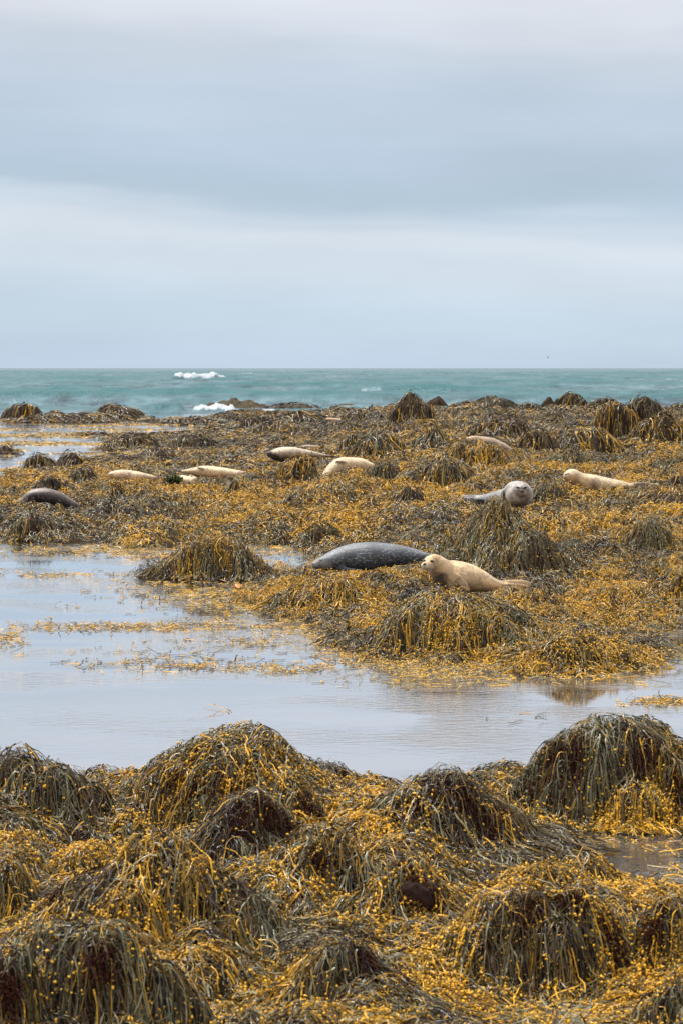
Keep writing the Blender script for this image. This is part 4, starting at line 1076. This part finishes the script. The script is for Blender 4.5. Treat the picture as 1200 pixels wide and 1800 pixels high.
# ------------------------------------------------------------------ weed floating on the pools
FLOAT = [(140, 968, 170, 12, .9), (330, 972, 150, 12, .9), (90, 1012, 95, 7, .5), (250, 1010, 120, 5, .3), (330, 1028, 120, 9, .8), (400, 1050, 190, 26, .8), (480, 968, 70, 12, .7), (490, 1000, 45, 20, .6),
    (520, 1092, 190, 36, .45), (250, 1103, 250, 9, 1.), (15, 1126, 38, 15, .9), (430, 1132, 160, 12, .3), (260, 1165, 150, 24, .22), (420, 1172, 150, 10, .6), (500, 1181, 52, 6, 1.1),
    (620, 1130, 90, 55, .5), (780, 1168, 180, 22, 1.1), (800, 1198, 110, 14, .5), (1000, 1186, 140, 14, .9), (1150, 1146, 100, 13, .9), (1165, 1234, 62, 9, 1.1), (1170, 1116, 70, 10, .3), (1130, 1208, 60, 5, .1), (395, 1252, 14, 8, .15),
    (920, 1470, 90, 12, .6), (1010, 1484, 130, 10, .3), (1150, 1502, 90, 8, .25), (900, 1502, 60, 10, .3), (1190, 1535, 60, 14, .6), (1060, 1560, 120, 8, .6), (950, 1790, 210, 48, 1.), (700, 1200, 20, 12, .15), (220, 1205, 10, 3, .1),
    (930, 1385, 50, 20, .3), (915, 1265, 70, 10, .04)]
def float_points():
    pts = []
    for cx, cy, rx, ry, d in FLOAT:
        area = math.pi * rx * ry * 1.6
        scale = 1 if cy < 1300 else .35
        n = int(area * .055 * d * scale)
        a = rng.normal(0, .48, n); b = rng.normal(0, .48, n)
        px = cx + a * rx; py = cy + b * ry
        streak = fbm(px / 26, py / 3.2, 811, 3)
        k = streak > .44
        pts.append(np.stack([px[k], py[k]], 1))
    # long streaks in the lagoon
    n = 34000
    px = rng.uniform(-260, 520, n); py = 734 + 112 * rng.random(n) ** 1.25
    k = fbm(px / 120, py / 3.0, 821, 3) > .56 - .07 * sstep(0, 330, px)
    pts.append(np.stack([px[k], py[k]], 1))
    return np.concatenate(pts)
fp = float_points()
fx, fyy = ground_pt(fp[:, 0], fp[:, 1])
hh = lookup(Hh, fx, fyy)
k = (hh < .01) & (fyy < 138); fx, fyy = fx[k], fyy[k]; n = len(fx)
sc = np.clip(fyy / 2273 / .0115 * .9, .8, 4.5)
nseg = 4
P = np.zeros((n, nseg + 1, 3)); cx, cy = fx.copy(), fyy.copy(); ang = rng.uniform(0, 6.28, n)
Lf = rng.uniform(.05, .20, n) * np.clip(sc, 1, 2.2); rise_ = (rng.random(n) < .12) * rng.uniform(.02, .07, n)
for s in range(nseg + 1):
    P[:, s] = np.stack([cx, cy, .004 + .006 * rng.random(n) + rise_ * (s / nseg)], 1)
    cx = cx + np.cos(ang) * Lf / nseg; cy = cy + np.sin(ang) * Lf / nseg; ang = ang + rng.normal(0, .5, n)
T = np.gradient(P, axis=1); T /= np.linalg.norm(T, axis=2)[..., None] + 1e-9
S = np.cross(T, np.array([0, 0, 1.0])); S /= np.linalg.norm(S, axis=2)[..., None] + 1e-6
hw = (.0055 * sc * rng.uniform(.6, 1.3, n))[:, None, None]
ring = np.stack([P - S * hw, P + np.array([0, 0, 1]) * hw * .9, P + S * hw], 2)
ci = rng.choice(6, n, p=[.12, .14, .26, .26, .06, .16])
colr = np.repeat(np.repeat((COLS[ci] * rng.uniform(.7, 1.3, (n, 1)))[:, None, None, :], nseg + 1, 1), 3, 2)
B = dict(n=n, nseg=nseg, kk=3, ring=ring, col=colr, own=np.zeros(n, int), P=P, W=hw, S=S, U=T, rate=np.ones(n) * .9, wrap=False)
V, c, F = ribbon_geo(B, np.ones(n, bool))
o = mesh_np('floating_seaweed', V, [F], M_FROND, col=c); tag(o, 'loose strands of brown and gold weed floating on the pools', 'seaweed', None, 'stuff')
VV, CC, FF, off = [], [], [], 0
for lo, hi, size in ((0, 20, .0115), (20, 40, .015), (40, 75, .024), (75, 150, .04)):
    s = (fyy >= lo) & (fyy < hi)
    if not s.any(): continue
    Bs = dict(n=s.sum(), nseg=nseg, P=P[s], S=S[s], rate=B['rate'][s], own=B['own'][s])
    D_ = bladders(Bs, 1.1 if lo < 75 else .4, size, E1 if lo == 0 else E2, 1.2)
    V, c, F = blad_geo(D_, np.ones(D_['N'], bool)); VV.append(V); CC.append(c * np.array([1.0, 1.05, 1.6])); FF.append(F + off); off += len(V)
o = mesh_np('floating_bladders', np.concatenate(VV), [np.concatenate(FF)], M_BLAD, col=np.concatenate(CC)); tag(o, 'golden air bladders bobbing on the pools', 'seaweed', None, 'stuff')

# ------------------------------------------------------------------ maroon algae growing on the near mounds
TUFTS = [(770, 1400, 26), (820, 1420, 24), (730, 1420, 22), (700, 1450, 18), (880, 1440, 18), (250, 1350, 20), (350, 1340, 22), (180, 1700, 24), (1150, 1640, 24), (930, 1620, 22), (1010, 1590, 20), (440, 1398, 40), (385, 1388, 26), (335, 1398, 30), (470, 1440, 30), (418, 1462, 30), (540, 1432, 22), (500, 1482, 24), (548, 1300, 12), (600, 1370, 16),
    (930, 1410, 26), (1000, 1372, 34), (975, 1346, 26), (1010, 1332, 24), (1092, 1376, 40), (1120, 1362, 26), (1142, 1330, 26), (1152, 1256, 16), (965, 1452, 34), (1190, 1395, 26),
    (905, 1556, 36), (955, 1546, 36), (880, 1566, 26), (1070, 1662, 26), (1085, 1690, 20), (735, 1575, 34), (725, 1600, 34), (755, 1600, 30), (515, 1540, 24), (120, 1472, 26), (690, 1350, 14), (760, 1352, 12),
    (100, 1590, 22), (700, 1545, 20), (640, 1690, 20), (310, 1375, 20), (860, 1470, 18), (1130, 1570, 16), (560, 1520, 16), (20, 1760, 18)]
acc = {}
for (px, row, rp) in TUFTS:
    x, D, z = hit(px, row); r = rp * D / FPX * 1.05
    ow = int(lookup(OWN, np.array([x]), np.array([D]), True)[0])
    if ow < 0 and z < .03: continue
    n = int(240 + rp * 34); ns = 4
    d = rng.normal(0, 1, (n, 3)); d[:, 2] = np.abs(d[:, 2]) * .8 + .1; d[:, 1] -= .5; d /= np.linalg.norm(d, axis=1)[:, None]
    st_ = np.array([x, D, 0]) + np.stack([rng.normal(0, .42, n) * r, rng.normal(0, .42, n) * r, np.zeros(n)], 1)
    st_[:, 2] = np.maximum(lookup(Hh, st_[:, 0], st_[:, 1]), 0) + rng.random(n) * .02
    P = np.zeros((n, ns + 1, 3)); p = st_.copy(); L = rng.uniform(.03, .075, n)
    for s in range(ns + 1):
        P[:, s] = p; p = p + d * (L / ns)[:, None]; d = d + rng.normal(0, .42, (n, 3)); d[:, 2] -= .22; d /= np.linalg.norm(d, axis=1)[:, None]
    S = rng.normal(0, 1, (n, 1, 3)); S /= np.linalg.norm(S, axis=2)[..., None]
    w = (.0022 * (1 - .5 * np.linspace(0, 1, ns + 1)))[None, :, None]
    ring = np.stack([P - S * w, P + S * w], 2)
    c = np.array([.055, .018, .012]) * rng.uniform(.5, 1.7, (n, 1)); c = np.repeat(np.repeat(c[:, None, None], ns + 1, 1), 2, 2)
    BB = dict(nseg=ns, kk=2, ring=ring, col=c, wrap=False)
    acc.setdefault(ow, []).append(ribbon_geo(BB, np.ones(n, bool)))
for ow, L_ in acc.items():
    V, c, F, off = [], [], [], 0
    for a, b, f in L_: V.append(a); c.append(b); F.append(f + off); off += len(a)
    o = mesh_np('red_algae', np.concatenate(V), [np.concatenate(F)], M_ALGAE, ROOTS[ow] if ow >= 0 else None, np.concatenate(c)); o['kind'] = 'stuff'
    if ow < 0: tag(o, 'fuzzy maroon algae growing between the near mounds', 'algae')

# ------------------------------------------------------------------ stones, green weed, kelp leaf, sea bird
def stone(name, label, px, row, w, h, col, cat='stone', mat=None, lift=0.0, n=(22, 30), rough=.16):
    x, D, z = hit(px, row); k = D / FPX
    a, b = n
    th = np.linspace(0, math.pi, a)[:, None]; ph = np.linspace(0, 2 * math.pi, b, endpoint=False)[None, :]
    dx = np.sin(th) * np.cos(ph); dy = np.sin(th) * np.sin(ph); dz = np.cos(th) * np.ones_like(ph)
    r = 1 + (fbm(dx * 1.7 + px, dy * 1.7 + dz * 1.3, 61, 4) - .5) * rough * 3
    X = x + dx * r * w * k * .5; Y = D + w * k * .25 + dy * r * w * k * .38; Z = z + lift * k + np.sign(dz) * np.abs(dz) ** .85 * r * h * k * .5 + h * k * .12
    nn = fbm(X * 22, Y * 22 + Z * 20, 62, 4)[..., None]
    o = mesh_np(name, np.stack([X, Y, Z], -1), [grid_faces(a, b, True)], mat or M_ROCK, col=(np.array(col) * (.6 + .8 * nn)).reshape(-1, 3))
    tag(o, label, cat)
stone('stone', 'bare pinkish brown stone lying on top of the low gold mound at the water edge', 1008, 1119, 40, 20, (.28, .17, .12))
stone('stone', 'rounded grey stone showing through the weed above the cream seal at right', 1048, 817, 40, 18, (.075, .068, .058))
stone('stone', 'small flat grey stone in the gold flats at left centre', 525, 878, 34, 12, (.08, .075, .07))
stone('stone', 'dark brown algae-covered rock face between the lower right foreground mounds', 733, 1600, 66, 76, (.035, .018, .014), rough=.3)
stone('stone', 'small brown stone poking from the grey-green strands at lower left', 185, 1580, 44, 36, (.06, .035, .025))
# bright green weed by the seals
x, D, z = hit(308, 846); n = 300; k = D / FPX
d = rng.normal(0, 1, (n, 3)); d[:, 2] = np.abs(d[:, 2]); d /= np.linalg.norm(d, axis=1)[:, None]
P = np.zeros((n, 4, 3)); p = np.array([x, D, z]) + rng.normal(0, 1, (n, 3)) * np.array([5, 3, 2]) * k
for s in range(4): P[:, s] = p; p = p + d * 2.6 * k
S = rng.normal(0, 1, (n, 1, 3)); S /= np.linalg.norm(S, axis=2)[..., None]
BB = dict(nseg=3, kk=2, ring=np.stack([P - S * .012, P + S * .012], 2), wrap=False, col=np.tile(np.array([.075, .11, .025]), (n, 4, 2, 1)) * rng.uniform(.6, 1.4, (n, 1, 1, 1)))
V, c, F = ribbon_geo(BB, np.ones(n, bool))
o = mesh_np('green_algae', V, [F], M_FROND, col=c); tag(o, 'small clump of green weed left of the seal with the turned head', 'seaweed')
# orange kelp leaf
x, D = ground_pt(418, 1036); k = float(D) / FPX
nx_ = 14; u_ = np.linspace(-1, 1, nx_)[:, None]; v_ = np.linspace(-1, 1, 6)[None, :]
wv = np.sqrt(np.clip(1 - u_ ** 2, 0, 1)) * (.75 + .25 * np.sin(u_ * 5))
X = x + u_ * 12 * k + v_ * 0; Y = D + v_ * wv * 20 * k; Z = .02 + .02 * np.sin(u_ * 4 + v_ * 2) + .03 * np.abs(v_)
top_ = np.stack([X + 0 * v_, Y, Z], -1)
Vt = np.concatenate([top_.reshape(-1, 3), top_.reshape(-1, 3) - [0, 0, .004]]); f = grid_faces(nx_, 6)
o = mesh_np('kelp_leaf', Vt, [np.concatenate([f, f[:, ::-1] + nx_ * 6])], M_BLAD, col=np.tile([.55, .20, .02], (len(Vt), 1))); tag(o, 'single orange kelp leaf floating right of the golden pool mound', 'leaf')
# sea bird low over the horizon
M_BIRD = plain('bird_feathers', (.30, .31, .34), .7, .2)
Db = 170.0; BSC = .55; kb = Db / FPX
def bp_(px, row, dy=0): return list(pt(962 + (px - 962) * .7, 627 + (row - 627) * .7, Db + dy))
parts = [loft([[*bp_(959.5, 628.6), .012, 1], [*bp_(961, 628.2), .03, 1], [*bp_(963, 627.8), .028, 1], [*bp_(965, 627.6), .012, 1]], 12, 10),
         loft([[*bp_(961.8, 628.0), .07, .15], [*bp_(961.2, 626.2, .25), .055, .15], [*bp_(962.0, 624.0, .5), .015, .15]], 10, 8),
         loft([[*bp_(962.0, 628.2), .06, .15], [*bp_(962.8, 629.2, -.25), .05, .15], [*bp_(964.0, 630.6, -.5), .012, .15]], 10, 8)]
off = 0; Vv, Qq, Tt = [], [], []
for V, F, t in parts: Vv.append(V); Qq.append(F + off); Tt.append(t + off); off += len(V)
o = mesh_np('sea_bird', np.concatenate(Vv), [np.concatenate(Qq), np.concatenate(Tt)], M_BIRD); tag(o, 'tiny dark sea bird flying just above the horizon at right', 'bird')
